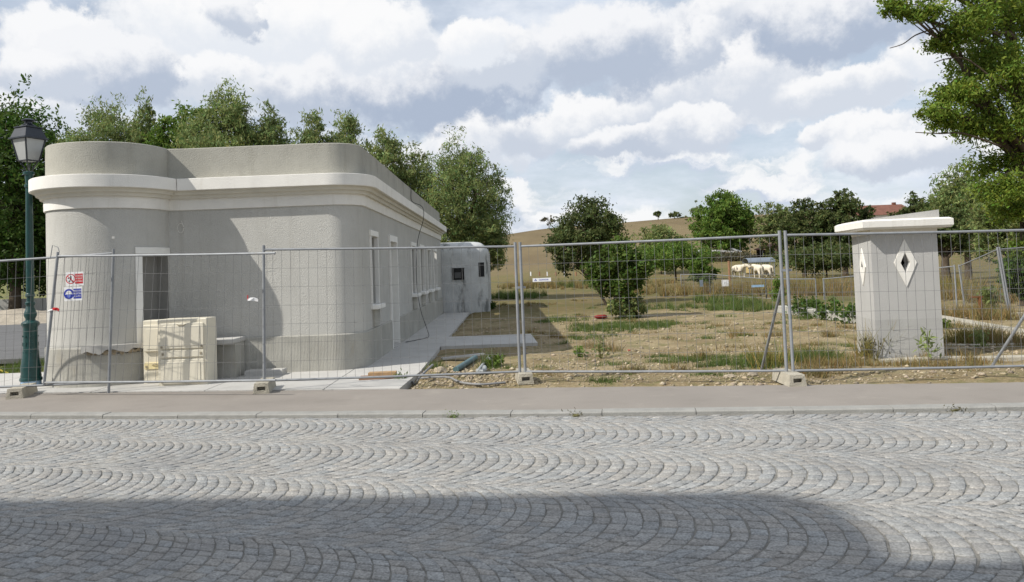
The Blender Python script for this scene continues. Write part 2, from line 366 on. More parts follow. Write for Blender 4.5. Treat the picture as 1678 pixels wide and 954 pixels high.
def ground_mat():
    m = bpy.data.materials.new('ground'); m.use_nodes = True; t = m.node_tree; b = t.nodes['Principled BSDF']; ln = t.links.new
    b.inputs['Roughness'].default_value = .95; b.inputs['Specular IOR Level'].default_value = .15
    g = t.nodes.new('ShaderNodeNewGeometry'); sep = t.nodes.new('ShaderNodeSeparateXYZ'); ln(g.outputs['Position'], sep.inputs[0])
    def nz(s, d=7, r=.6, sc=None):
        n = t.nodes.new('ShaderNodeTexNoise'); n.inputs['Scale'].default_value = s; n.inputs['Detail'].default_value = d; n.inputs['Roughness'].default_value = r
        if sc:
            mp = t.nodes.new('ShaderNodeMapping'); mp.inputs['Scale'].default_value = sc; ln(g.outputs['Position'], mp.inputs[0]); ln(mp.outputs[0], n.inputs['Vector'])
        else: ln(g.outputs['Position'], n.inputs['Vector'])
        return n.outputs['Fac']
    def mr(v, a, b_, c=0, d=1):
        n = t.nodes.new('ShaderNodeMapRange'); n.interpolation_type = 'SMOOTHSTEP'; ln(v, n.inputs[0])
        for i, x in enumerate((a, b_, c, d)): n.inputs[i+1].default_value = x
        return n.outputs[0]
    def mx(f, a, b_):
        n = t.nodes.new('ShaderNodeMix'); n.data_type = 'RGBA'
        for i, v in ((0, f), (6, a), (7, b_)):
            if isinstance(v, tuple): n.inputs[i].default_value = (*v, 1)
            elif isinstance(v, float): n.inputs[i].default_value = v
            else: ln(v, n.inputs[i])
        return n.outputs[2]
    def ma(op, a, b_):
        n = t.nodes.new('ShaderNodeMath'); n.operation = op
        for i, v in enumerate((a, b_)):
            if isinstance(v, (int, float)): n.inputs[i].default_value = v
            else: ln(v, n.inputs[i])
        return n.outputs[0]
    dirt = mx(mr(nz(.9), .35, .65), (.23, .175, .095), (.335, .27, .16))
    dirt = mx(mr(nz(14, 5, .7), .52, .70), dirt, (.40, .335, .225))
    dirt = mx(mr(nz(1.7, 8, .72), .48, .62, 0, .7), dirt, (.155, .15, .06))
    dirt = mx(mr(nz(5, 6, .7), .56, .72), dirt, (.17, .115, .065))
    grs = mx(mr(nz(.35, 8, .65), .35, .62), (.165, .125, .06), (.125, .115, .042))
    grs = mx(mr(nz(1.6, 8, .7), .5, .72), grs, (.235, .18, .09))
    grs = mx(mr(nz(.11, 8, .65), .54, .70), grs, (.085, .105, .028))
    straw = mx(mr(nz(.035, 8, .68, (1, .35, 1)), .36, .64), (.138, .104, .057), (.185, .143, .077))
    straw = mx(mr(nz(.5, 6, .75, (1, .5, 1)), .5, .75), straw, (.13, .11, .05))
    yv = ma('ADD', sep.outputs[1], ma('MULTIPLY', ma('SUBTRACT', nz(.25, 5), .5), 9))
    c = mx(mr(yv, 24.0, 30.0), dirt, grs)
    y2 = ma('ADD', sep.outputs[1], ma('MULTIPLY', ma('SUBTRACT', nz(.03, 5), .5), 60))
    c = mx(mr(y2, 105., 150.), c, straw)
    xl = mr(ma('ADD', sep.outputs[0], ma('MULTIPLY', ma('SUBTRACT', nz(.8, 5), .5), 1.0)), -8.2, -7.2, 1, 0)
    c = mx(xl, c, mx(mr(nz(1.2, 6, .7), .4, .65), (.10, .125, .035), (.25, .21, .10)))
    ln(c, b.inputs['Base Color'])
    bp = t.nodes.new('ShaderNodeBump'); bp.inputs['Strength'].default_value = .9; bp.inputs['Distance'].default_value = .05
    ln(nz(18, 6, .7), bp.inputs['Height']); ln(bp.outputs[0], b.inputs['Normal'])
    return m
raw('ground', vs, gf, ground_mat(), smooth=True, kind='structure')
def gz(x, y): return ground_z(x, y)

def hit(px, py):
    d = ray(px, py); t = 12.
    while t < 700:
        p = CAMP+d*t
        if p.z < gz(p.x, p.y): return p
        t += .5
    return CAMP+d*320
# ------------------------------------------------------------------ road with granite setts
ROADZ = -.038
SETT = mat('granite_sett', (.24, .237, .226), .8, .0, 16, .4, 75, col2=(.33, .326, .311), tint=True, var2=.34, scale2=70, spec=.3)
JOINT = mat('sett_joint', (.215, .207, .186), .95, .25, 12, .5, 120, var2=.2)
PAVE = mat('pinkish_pavement', (.252, .228, .202), .92, .06, .8, .25, 140, var2=.10, scale2=120)
stain(PAVE, (.17, .15, .13), .50, .75, 1.1, 1, .45)
stain(PAVE, (.36, .33, .28), .56, .78, 2.3, 1, .5)
KERB = mat('kerb_concrete', (.285, .28, .26), .9, .12, 5, .4, 70, var2=.08)
stain(SETT, (.19, .188, .185), .48, .70, .5, 1, .5)
stain(SETT, (.36, .335, .29), .52, .72, 1.4, 1, .35)
xr = [-80, -40, -20] + list(range(-14, 15)) + [20, 40, 80]
rv = []; rf = []
for x in xr: rv += [(x, -3.2-.16*x if abs(x) < 20 else -3.2-.16*math.copysign(20, x), ROADZ-.008), (x, kerbY(x)+.03, ROADZ-.008)]
for i in range(len(xr)-1): rf.append((2*i, 2*i+2, 2*i+3, 2*i+1))
road = raw('road', np.array(rv, float), np.array(rf), JOINT, kind='structure')
lines = [(9.35, -.19), (7.98, -.235), (6.80, -.275), (5.28, -.325), (3.80, -.36), (2.35, -.39), (.9, -.41)]
bounds = [(lines[0][0]+.7, -.17)] + [((a[0]+b[0])/2, (a[1]+b[1])/2) for a, b in zip(lines, lines[1:])] + [(.2, -.42)]
setts = []   # (verts 12, tint, dist)
PH = math.radians(56)
for k, (c0, s0) in enumerate(lines):
    e = Vector((1, s0)).normalized(); n_ = Vector((-e.y, e.x))
    nrow = int(30/.108)
    prevjit = None
    for rown in range(nrow):
        sx = -14.5+rown*.108 + R.uniform(-.004, .004)
        def pt(s_, ph):
            cx = s_*e.x; cen = Vector((cx, c0+s0*cx))
            bu = bounds[k]; bl = bounds[k+1]
            hu = abs((bu[0]+bu[1]*cx)-cen.y)*e.x; hl = abs(cen.y-(bl[0]+bl[1]*cx))*e.x
            hw = hu if ph > 0 else hl
            v = math.sin(ph)/math.sin(PH)*hw
            rr = (hu+hl)/2/math.sin(PH)
            return cen + n_*v - e*(rr*(1-math.cos(ph)))
        W2 = abs(bounds[k][0]-bounds[k+1][0])
        J = max(8, int(W2*1.22/.125)) + R.choice((0, 0, 1))
        ang = [-PH+2*PH*j/J for j in range(J+1)]
        for j in range(1, J): ang[j] += R.uniform(-.45, .45)*2*PH/J*.55
        for j in range(J):
            q = [pt(sx, ang[j]), pt(sx+.108, ang[j]), pt(sx+.108, ang[j+1]), pt(sx, ang[j+1])]
            cc = (q[0]+q[1]+q[2]+q[3])/4
            if cc.y > kerbY(cc.x)-.05 or cc.y < 2.2 or cc.x < -13 or cc.x > 12: continue
            q = [p + Vector((R.uniform(-.0035, .0035), R.uniform(-.0035, .0035))) for p in q]
            zt = ROADZ + R.uniform(-.0025, .0025); tl = (R.uniform(-.02, .02), R.uniform(-.02, .02))
            vv = []
            er, et = (q[1]-q[0]).normalized(), (q[3]-q[0]).normalized()
            gr = [R.uniform(.001, .0042) for _ in range(2)]; gt = [R.uniform(.003, .008) for _ in range(2)]
            sh = er*R.uniform(-.005, .005)
            for ins, dz in ((0, -.022), (.0022, -.0035), (.008, 0)):
                for i_, p in enumerate(q):
                    w = p+sh+er*((gr[0]+ins) if i_ in (0, 3) else -(gr[1]+ins))+et*((gt[0]+ins) if i_ in (0, 1) else -(gt[1]+ins))
                    vv.append((w.x, w.y, zt+dz+(w.x-cc.x)*tl[0]+(w.y-cc.y)*tl[1]))
            g = R.uniform(.90, 1.08)*(1.0 if R.random() > .06 else R.uniform(.86, 1.12)); w_ = R.uniform(-.035, .035)
            setts.append((vv, (g*(1+w_), g, g*(1-w_)), cc))
sf = [(8, 9, 10, 11)]
for a in (0, 4):
    for i in range(4): j = (i+1) % 4; sf.append((a+i, a+j, a+4+j, a+4+i))
sf = np.array(sf)
def vis(cc):
    px, py = proj((cc.x, cc.y, ROADZ)); return -5 < px < 1683 and py < 962
cand = sorted([i for i, s in enumerate(setts) if vis(s[2])], key=lambda i: setts[i][2].length)
near = set(cand[:298])
for i in cand[:298]:
    vv, tn, cc = setts[i]
    raw('sett', np.array(vv), sf, SETT, road, tint=np.tile(tn, (9, 1)))
rest = [s for i, s in enumerate(setts) if i not in near]
rvv = np.array([s[0] for s in rest]).reshape(-1, 3)
rff = (sf[None]+12*np.arange(len(rest))[:, None, None]).reshape(-1, 4)
raw('setts', rvv, rff, SETT, road, tint=np.repeat(np.array([s[1] for s in rest]), 9, axis=0), kind='stuff')

# kerb stones
kerb = tag(bpy.data.objects.new('kerb', None), kind='structure'); COL.objects.link(kerb)
x = -14.0
while x < 13:
    x2 = x+1.0
    a = Vector((x+.004, kerbY(x))); b = Vector((x2-.004, kerbY(x2))); n = Vector((-(b-a).y, (b-a).x)).normalized()
    mb = MB(); prof = [(0, -.2), (0, -.012), (.014, .0), (.165, .004), (.165, -.2)]; jz = R.uniform(-.004, .004)
    vs_ = [(p.x+n.x*o, p.y+n.y*o, z+jz) for p in (a, b) for o, z in prof]
    mb.add(vs_, [(4, 3, 2, 1, 0), (5, 6, 7, 8, 9)] + [(i, i+1, i+6, i+5) for i in range(4)])
    mb.build('kerb_stone', KERB, kerb)
    x = x2
# pavement
def sheet(name, xs_, fa, fb, z, mt, rows=1, kind='structure', thick=.12, jag=0):
    mb = MB()
    for x in xs_:
        ja = R.uniform(-jag, jag)
        mb.v += [(x, fa(x), z-thick), (x, fa(x), z), (x, fb(x)+ja, z), (x, fb(x)+ja, z-thick)]
    for i in range(len(xs_)-1):
        for k in range(3): mb.f.append((4*i+k, 4*i+4+k, 4*i+5+k, 4*i+1+k))
    return mb.build(name, mt, None, kind=kind)
sheet('pavement', [-80, -40, -20] + list(np.arange(-14, 14, .12)) + [20, 40, 80], lambda x: kerbY(x)+.168, backY, 0.0, PAVE, jag=.022)

# concrete apron and walkways (cast slabs with open joints)
path = tag(bpy.data.objects.new('path', None), kind='structure'); COL.objects.link(path)
def slab(poly, z=.012, mt=CONC):
    MB().prism(poly, -.12, z).build('concrete_slab', mt, path)
g = .008
xe = [-22, -18, -14, -11, -8.6, -6.2, -4.4, -2.61]
for a, b in zip(xe, xe[1:]):
    slab([(a+g, backY(a)+.012), (b-g, backY(b)+.012), (b-g, 13.7 if b > -8 else 14.9), (a+g, 13.7 if a > -8 else 14.9)])
slab([(-2.61+g, backY(-2.61)+.012), (-1.52, backY(-1.52)+.012), (-1.42, 13.0), (-2.61+g, 13.0)])
yl = [13.0, 16.5, 20, 23.5, 27, 30.3]
for a, b in zip(yl, yl[1:]): slab([(-2.6, a+g), (-1.43, a+g), (-1.43, b-g), (-2.6, b-g)])
slab([(-1.41, 16.75), (.62, 16.72), (.55, 19.05), (-1.41, 19.1)], .035)

# ------------------------------------------------------------------ the rendered house
XR, YF, YE = -2.45, 13.42, 30.4
house = thing('rendered_house', 'long flat roofed grey rendered building with rounded corners and white cornice', 'building', (-4.9, 20, 0))
brk = {'w0': (14.50, 15.22), 'door': (16.85, 17.85), 'w1': (20.75, 21.75), 'w2': (22.9, 23.9), 'w3': (25.05, 26.05), 'w4': (27.2, 28.2)}
pts = [(XR, YE, '')]
for nm in ('w4', 'w3', 'w2', 'w1', 'door', 'w0'):
    a, b = brk[nm]; pts += [(XR, b, nm), (XR, a, '')]
rc = .52
for k in range(0, 13):
    t = PI/2*k/12; pts.append((XR-rc+rc*math.cos(t), YF+rc-rc*math.sin(t), ''))
BC, BR = Vector((-6.62, 13.42)), .95
for x in np.arange(-3.4, -5.5, -.4): pts.append((x, YF+.03*(-(x)-2.9), ''))
A0, A1 = 3, -183
na = 48
for k in range(na+1):
    t = math.radians(A0+(A1-A0)*k/na); deg = A0+(A1-A0)*k/na
    pts.append((BC.x+BR*math.cos(t), BC.y+BR*math.sin(t), 'bay' if -36 < deg < 1 else ''))
pts.append((-7.57, YE, ''))
# mark k: segment from pts[k] to pts[k+1] carries pts[k][2]
n = len(pts); P2 = [Vector((p[0], p[1])) for p in pts]; mk = [p[2] for p in pts]
nor = []
for i in range(n):
    d0 = (P2[i]-P2[i-1]).normalized(); d1 = (P2[(i+1) % n]-P2[i]).normalized()
    n0 = Vector((-d0.y, d0.x)); n1_ = Vector((-d1.y, d1.x)); mm = (n0+n1_)
    mm = mm.normalized(); nor.append(mm/max(.45, mm.dot(n0)))
ul = [0]
for i in range(n): ul.append(ul[-1]+(P2[(i+1) % n]-P2[i]).length)
def sweep(name, prof, mt, skip=lambda m, b: False, smooth=40, idx=None, wob=0):
    """closed sweep round the footprint; prof = [(offset, z)...]; skip(mark, band)"""
    mb = MB(); mb.uv = []; K = len(prof)
    for i in range(n):
        for o, z in prof:
            w = wob*mnoise.noise(Vector((P2[i].x*2, P2[i].y*2, z))) if wob else 0
            p = P2[i]+nor[i]*o; mb.v.append((p.x, p.y, z+w))
    for i in range(n):
        j = (i+1) % n
        if idx and i not in idx: continue
        for k in range(K-1):
            if skip(mk[i], k): continue
            mb.f.append((i*K+k, i*K+k+1, j*K+k+1, j*K+k)); mb.uv += [(ul[i], prof[k][1]), (ul[i], prof[k+1][1]), (ul[i+1], prof[k+1][1]), (ul[i+1], prof[k][1])]
    return mb.build(name, mt, house, smooth=smooth)
isw = lambda m: m in ('w0', 'w1', 'w2', 'w3', 'w4')
sweep('wall', [(0, .58), (0, 1.03), (0, 2.06), (0, 2.30), (0, 2.84)], RENDER,
      lambda m, b: (isw(m) and b in (1, 2)) or (m == 'door' and b in (0, 1, 2)) or (m == 'bay' and b in (0, 1)))
sweep('plinth', [(.035, -.11), (.035, .600), (.022, .615), (-.03, .62)], PLINTH, lambda m, b: m == 'door')
sweep('frieze', [(-.02, 2.795), (.03, 2.80), (.035, 2.985)], WHITE)
sweep('cornice_moulding', [(.02, 2.984), (.083, 2.986), (.09, 3.005), (.10, 3.042), (.142, 3.046), (.148, 3.065), (.16, 3.098), (.205, 3.104), (.205, 3.115)], CREAM, smooth=18)
sweep('cornice_fascia', [(.20, 3.109), (.229, 3.111), (.235, 3.117), (.235, 3.306), (.229, 3.312), (-.02, 3.335)], WHITE, wob=.004, smooth=25)
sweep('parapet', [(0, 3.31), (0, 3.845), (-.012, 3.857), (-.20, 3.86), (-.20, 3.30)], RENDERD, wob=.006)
MB().prism([tuple(P2[i]-nor[i]*.15) for i in range(n) if i % 2 == 0 or i < 16], 3.30, 3.42).build('roof', CONC, house)
for nm, (a, b) in brk.items():
    if nm == 'door':
        f = MB(); f.box((XR-.16, (a+b)/2, 1.15), (.04, b-a, 2.5)); d = f.build('door', PLINTH, house)
        mb = MB()
        for yy in (a-.03, b+.03): mb.box((XR-.045, yy, 1.2), (.17, .075, 2.42))
        mb.box((XR-.045, (a+b)/2, 2.35), (.176, b-a+.15, .13)); mb.build('frame', TRIM, d)
        MB().box((XR-.06, (a+b)/2, .02), (.26, b-a-.02, .07)).build('sill', CONC, d)
        continue
    z0, z1 = 1.03, 2.30
    f = MB()
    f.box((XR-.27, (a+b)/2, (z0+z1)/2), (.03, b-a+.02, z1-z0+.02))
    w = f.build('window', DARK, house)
    for yy in (a-.012, b+.012): MB().box((XR-.14, yy, (z0+z1)/2), (.26, .02, z1-z0)).build('reveal', RENDER, w)
    mb = MB()
    for yy in (a-.028, b+.028): mb.box((XR-.01, yy, (z0+z1)/2+.015), (.075, .055, z1-z0+.0))
    mb.box((XR-.008, (a+b)/2, z1+.055), (.08, b-a+.16, .10)); mb.build('frame', TRIM, w)
    MB().box((XR+.02, (a+b)/2, z0-.03), (.22, b-a+.14, .085), bev=.01).build('sill', TRIM, w)
    MB().box((XR+.012, (a+b)/2, z0-.23), (.05, b-a-.1, .31)).build('apron_panel', PLINTH, w)
# opening in the round bay: recessed infill, jamb and lintel bent round the wall
def bent(name, d0, d1, ri, ro, z0, z1, mt, k=14, jag=None, parent=None, top=None):
    mb = MB()
    for i in range(k+1):
        t = math.radians(d0+(d1-d0)*i/k)
        zz0 = z0+(jag(i/k) if jag else 0); zt = z1+(top(i/k) if top else 0)
        for r, z in ((ri, zz0), (ro, zz0), (ro, zt), (ri, zt)): mb.v.append((BC.x+r*math.cos(t), BC.y+r*math.sin(t), z))
    for i in range(k):
        for q in range(4): mb.f.append((4*i+q, 4*i+(q+1) % 4, 4*i+4+(q+1) % 4, 4*i+4+q))
    mb.f += [(0, 1, 2, 3), (4*k+3, 4*k+2, 4*k+1, 4*k)]
    return mb.build(name, mt, parent or house, smooth=30)
win = bent('window_infill', -37, 2, BR-.22, BR-.18, .56, 2.1, mat('dark_render', (.20, .195, .18), .95, .1, 2))
bent('end_reveal', -1.5, 4, BR-.26, BR-.004, .6, 2.1, MATS['dark_render'], 3, parent=win)
bent('jamb', -43, -36.5, BR-.2, BR+.022, .62, 2.06, TRIM, 4, parent=win)
bent('lintel', -43, 1, BR-.2, BR+.024, 2.065, 2.17, TRIM, parent=win)
# broken ledge on the bay plinth and the intact shelf beside it
bent('broken_ledge', -88, -38, BR-.05, BR+.13, .555, .645, CONC, 40, jag=lambda u: .035*mnoise.noise(Vector((u*9, 0, 2)))+(.03*math.sin(u*17)) - .02*(u < .22))
bent('ledge_rubble', -84, -42, BR-.05, BR+.085, .49, .56, mat('broken_mortar', (.30, .25, .18), .95, .25, 14, .9, 40), 40, jag=lambda u: .05*mnoise.noise(Vector((u*13, 3, 2)))+.02, top=lambda u: .012*math.sin(u*40))
bent('niche_panel', -82, -30, BR-.02, BR+.055, -.05, .50, PLINTH, 20)
mb = MB(); p0 = G(388, 625)
MB().box((-4.78, 13.13, .60), (.75, .62, .075), bev=.012).build('stone_shelf', CONC, house)
MB().box((-4.62, 13.18, .27), (.40, .46, .58)).build('shelf_pier', PLINTH, house)
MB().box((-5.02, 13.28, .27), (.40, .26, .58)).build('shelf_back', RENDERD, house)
MB().box((-4.0, 13.18, .05), (.62, .26, .10), bev=.01).build('footing_block', CONC, house)

t_ = math.radians(-62); MB().box((BC.x+(BR+.002)*math.cos(t_), BC.y+(BR+.002)*math.sin(t_), D(198, 389, 12.5).z), (.012, .035, .035), rz=t_, bev=.004).build('plaster_dab', WHITE, house)
lp_ = [D(296+5*math.cos(a), 374+8*math.sin(a), YF+.055) for a in np.linspace(0, 6.0, 14)]
MB().tube(lp_+[D(297, 362, YF+.055)], .004, 5).build('wire_loop', WHITE, house)
# black cable hanging over the cornice
cp = [D(662, 292, 20.9), D(668, 306, 21.2)]
cpw = [(-2.6, 21.0, 3.87), (-2.43, 21.0, 3.86), (-2.42, 21.05, 3.5), (-2.15, 21.1, 3.34), (-2.14, 21.15, 3.0), (-2.30, 21.2, 2.5), (-2.36, 21.15, 1.9), (-2.35, 21.05, 1.2), (-2.22, 20.6, .6), (-2.0, 19.9, .16), (-1.93, 19.5, .035), (-1.98, 19.1, .025), (-2.15, 18.6, .025), (-2.33, 18.2, .025)]
def smoothpts(p, n=5):
    p = [Vector(q) for q in p]; o = []
    for i in range(len(p)-1):
        a, b, c, d = p[max(i-1, 0)], p[i], p[i+1], p[min(i+2, len(p)-1)]
        for k in range(n):
            t = k/n; o.append(.5*((2*b)+(c-a)*t+(2*a-5*b+4*c-d)*t*t+(3*b-a-3*c+d)*t**3))
    return o+[p[-1]]
tag(MB().tube(smoothpts(cpw), .008, 6).build('cable', CABLE, smooth=True), 'black cable hanging from the roof over the cornice down to the walkway', 'cable')

# ------------------------------------------------------------------ old bunker behind
bk = thing('concrete_bunker', 'small weathered grey concrete bunker with rounded edges beyond the far end of the building', 'bunker', (-1.8, 31.5, 0))
def rprof(w, h, r, z0):
    pr = [(-w, z0)]
    for k in range(9): t = PI-PI/2*k/8; pr.append((-w+r+r*math.cos(t), h-r+r*math.sin(t)))
    for k in range(9): t = PI/2-PI/2*k/8; pr.append((w-r+r*math.cos(t), h-r+r*math.sin(t)))
    return pr+[(w, z0)]
# rounded box as rows of a superellipse plan shrunk towards the top, embrasures are near-black blocks painting the unlit openings
bx0, bx1, by0, by1, bh = -3.4, -.66, 30.55, 35.5, 2.72
def rrect(ins, r, k=7):
    o = []
    for cx, cy, a0 in ((bx1-r-ins, by0+r+ins, -90), (bx1-r-ins, by1-r-ins, 0), (bx0+r+ins, by1-r-ins, 90), (bx0+r+ins, by0+r+ins, 180)):
        for j in range(k+1): t = math.radians(a0+90*j/k); o.append((cx+r*math.cos(t), cy+r*math.sin(t)))
    return o
mb = MB(); rows = [(0, -.1), (0, 1.0), (0, 2.1)] + [(.5*(1-math.cos(t)), 2.22+.5*math.sin(t)) for t in np.linspace(.1, PI/2, 8)]
for ins, z in rows:
    for p in rrect(ins, .55): mb.v.append((p[0], p[1], z))
kk = 32
for i in range(len(rows)-1):
    for j in range(kk): mb.f.append((i*kk+j, i*kk+(j+1) % kk, (i+1)*kk+(j+1) % kk, (i+1)*kk+j))
mb.f.append(tuple((len(rows)-1)*kk+j for j in range(kk)))
mb.build('shell', CONCG, bk, smooth=50)
def emb(px0, py0, px1, py1, Y, nm='embrasure'):
    a = D(px0, py1, Y); b = D(px1, py0, Y)
    c = (a+b)/2; w, h = b.x-a.x, b.z-a.z
    e = MB().box((c.x, Y+.0, c.z), (w-.04, .06, h-.04)).build(nm, DARK, bk)  # solid block, its near-black colour stands in for the shade inside
    for sz in (-1, 1): MB().box((c.x, Y+.028, c.z+sz*(h/2+.0)), (w+.06, .06, .06)).build('lintel' if sz > 0 else 'sill', CONCG, e)
    return c, w, h, e
c, w, h, e = emb(741, 438, 761, 460, 30.535)
MB().box((c.x-.02, 30.498, c.z-.05), (w*.5, .02, h*.45)).build('inner_frame', mat('grey_steel', (.10, .10, .10), .6), e)
e2 = MB().box((bx1-.55+.51*math.cos(math.radians(-58)), by0+.55+.51*math.sin(math.radians(-58)), 1.62), (.10, .24, .55), rz=math.radians(-58)).build('embrasure', DARK, bk)  # same near-black block for the opening on the rounded corner

# ------------------------------------------------------------------ kiosk on the right
kt = thing('masonry_kiosk', 'white rendered square pillar with a diamond opening and overhanging slab roof', 'kiosk', (6.2, 12.8, 0))
fl, fr = G(1437, 588.5), G(1546, 585)
fl = Vector((5.69, 12.28)); fr = Vector((6.71, 12.24)); bl = Vector((5.90, 13.42)); br = Vector((6.98, 13.40))
def quadwall(name, a, b, z0, z1, mt, th=.16, hole=None, n_out=None):
    d = (b-a); Ln = d.length; d.normalize(); nn = Vector((d.y, -d.x))
    def P3(u, z, o=0.): q = a+d*u+nn*o; return (q.x, q.y, z)
    mb = MB()
    if not hole: mb.add([P3(0, z0), P3(Ln, z0), P3(Ln, z1), P3(0, z1)], [(0, 1, 2, 3)])
    else:
        u, z, hw, hh = hole
        o = [P3(0, z0), P3(Ln, z0), P3(Ln, z1), P3(0, z1), P3(Ln, z), P3(Ln/2 if 0 else u, z1), P3(0, z), P3(u, z0)]
        hpt = [P3(u-hw, z), P3(u, z-hh), P3(u+hw, z), P3(u, z+hh)]
        hin = [P3(u-hw*.8, z, -th), P3(u, z-hh*.8, -th), P3(u+hw*.8, z, -th), P3(u, z+hh*.8, -th)]
        mb.add(o+hpt+hin, [(0, 7, 9, 8, 6), (7, 1, 4, 10, 9), (4, 2, 5, 11, 10), (5, 3, 6, 8, 11)] + [(8+i, 8+(i+1) % 4, 12+(i+1) % 4, 12+i) for i in range(4)])
    return mb, P3
KW = mat('kiosk_render', (.45, .445, .43), .95, .05, 1.7, .45, 75, var2=.04)
KW2 = mat('kiosk_plinth', (.40, .395, .38), .95, .06, 2, .4, 60, var2=.04)
stain(KW, (.45, .44, .42), .55, .8, 1.5, .4, .3)
wl = MB(); zt = 2.02
holes = {}
for a, b, hole in ((bl, fl, (.62, 1.42, .062, .10)), (fl, fr, (.51, 1.47, .075, .165)), (fr, br, None), (br, bl, None)):
    m_, P3 = quadwall('', a, b, .60, zt, KW, hole=hole); wl.add(m_.v, m_.f); holes[(tuple(a), tuple(b))] = (hole, P3)
wl.build('wall', KW, kt, fix=False)
inn = MB().prism([tuple(p+(Vector((6.3, 12.85))-p)*.42) for p in (fl, fr, br, bl)], .5, 2.0); inn.build('interior', DARK, kt)
pl = MB(); cen = Vector((6.3, 12.85))
pl.prism([tuple(p+(p-cen)*.004) for p in (fl, fr, br, bl)], -.1, .602); pl.build('plinth', KW2, kt)
for (a, b), (hole, P3) in holes.items():
    if not hole: continue
    u, z, hw, hh = hole; s2 = 3.1 if hw < .07 else 2.3
    mb = MB(); o = []
    for s_ in (1.0, s2):
        for off in (.014, -.02): o += [P3(u-hw*s_, z, off), P3(u, z-hh*(s_ if s_ == 1 else s2*.98), off), P3(u+hw*s_, z, off), P3(u, z+hh*(s_ if s_ == 1 else s2*.98), off)]
    f_ = []
    for i in range(4):
        j = (i+1) % 4; f_ += [(i, j, 8+j, 8+i), (i, j, 4+j, 4+i), (8+i, 8+j, 12+j, 12+i)]
    mb.add(o, f_); d_ = mb.build('diamond_surround', WHITE, kt)
    hin = [P3(u-hw*.8, z, -.15), P3(u, z-hh*.8, -.15), P3(u+hw*.8, z, -.15), P3(u, z+hh*.8, -.15)]
# frieze band and roof slab
pl = MB(); pl.prism([tuple(p+(p-cen)*.012) for p in (fl, fr, br, bl)], 1.925, 2.0); pl.build('frieze', WHITE, kt)
def off(p, ox, oy): return (p[0]+ox, p[1]+oy)
sq = [off(fl, -.20, -.20), off(fr, .16, -.20), off(br, .16, .2), off(bl, -.2, .2)]
pl = MB(); sq0 = [off(fl, -.17, -.17), off(fr, .13, -.17), off(br, .13, .17), off(bl, -.17, .17)]
pl.v += [(p[0], p[1], 1.995) for p in sq0]+[(p[0], p[1], 2.03) for p in sq]+[(p[0], p[1], 2.125) for p in sq]+[((p[0]-cen.x)*.93+cen.x, (p[1]-cen.y)*.93+cen.y, 2.15) for p in sq]
pl.f += [(3, 2, 1, 0), (12, 13, 14, 15)]
for k in range(3):
    for i in range(4): j = (i+1) % 4; pl.f.append((k*4+i, k*4+j, k*4+4+j, k*4+4+i))
pl.build('roof_slab', WHITE, kt)
a0, a1 = off(fl, -.12, -.06), off(fr, .02, -.06); b1, b0 = off(br, .02, .1), off(bl, -.12, .1)
wd = MB(); wd.add([(a0[0], a0[1], 2.151), (a1[0], a1[1], 2.151), (b1[0], b1[1], 2.151), (b0[0], b0[1], 2.151), (a0[0], a0[1], 2.156), (a1[0], a1[1], 2.275), (b1[0], b1[1], 2.29), (b0[0], b0[1], 2.165)],
                  [(3, 2, 1, 0), (4, 5, 6, 7), (0, 1, 5, 4), (1, 2, 6, 5), (2, 3, 7, 6), (3, 0, 4, 7)])
wd.build('sloped_cap', CONC, kt)

# ------------------------------------------------------------------ electrical cabinets
def cabinet(nm, label, x0, x1, y, z1, dep, kind):
    t = thing(nm, label, 'cabinet', ((x0+x1)/2, y+dep/2, 0), None)
    w = x1-x0; xc = (x0+x1)/2
    MB().box((xc, y+dep/2, z1/2), (w, dep, z1), bev=.012).build('body', BEIGE, t)
    if kind == 'wide':
        for za, zb in ((z1*.56, z1*.94), (z1*.43, z1*.535), (z1*.04, z1*.40)):
            d = MB(); d.box((xc, y-.012, (za+zb)/2), (w*.88, .028, zb-za), bev=.008); dd = d.build('door', BEIGE, t)
            if zb-za > .2:
                MB().box((xc, y-.027, (za+zb)/2), (w*.74, .014, (zb-za)*.80), bev=.005).build('panel', BEIGE, dd)
                for sx in (-1, 1): MB().box((xc+sx*w*.41, y-.028, za+.03), (.03, .012, .03)).build('lock', BEIGED, dd)
            else:
                for sx in (-1, 1): MB().box((xc+sx*w*.39, y-.028, (za+zb)/2), (.03, .012, .035)).build('hinge', BEIGED, dd)
        h_ = MB().tube([(xc-.07, y-.02, z1*.925), (xc-.04, y-.035, z1*.905), (xc+.04, y-.035, z1*.905), (xc+.07, y-.02, z1*.925)], .008, 6); h_.build('handle', BEIGED, t)
    else:
        d = MB().box((xc-.02, y-.02, z1*.72), (w*.80, .045, z1*.42), bev=.01).build('meter_cover', BEIGE, t)
        MB().box((xc-.02, y-.043, z1*.71), (w*.55, .014, z1*.32), bev=.005).build('panel', BEIGE, d)
        b = MB().box((xc-.01, y-.01, z1*.285), (w*.84, .03, z1*.10), bev=.005).build('label_strip', mat('yellowed_plastic', (.70, .60, .34), .5), t)
        for sx in (-1, 1): MB().box((xc+sx*w*.36, y-.03, z1*.275), (.026, .012, .03)).build('lock', BEIGED, b)
        MB().tube([(xc-.05, y-.03, z1*.30), (xc, y-.045, z1*.315), (xc+.05, y-.03, z1*.30)], .007, 6).build('handle', BEIGED, b)
        MB().box((xc, y-.006, z1*.12), (w*.84, .02, z1*.18), bev=.005).build('lower_panel', BEIGE, t)
p = G(236, 630); q = G(272, 630); s_ = G(340, 631)
cabinet('meter_cabinet', 'narrow beige electrical cabinet with a yellowed strip, left of the wide one', p.x, q.x-.006, p.y, 1.0, .32, 'narrow')
cabinet('meter_cabinet', 'wide beige electrical cabinet with hinged doors, right of the narrow one', q.x, s_.x, s_.y, 1.02, .42, 'wide')

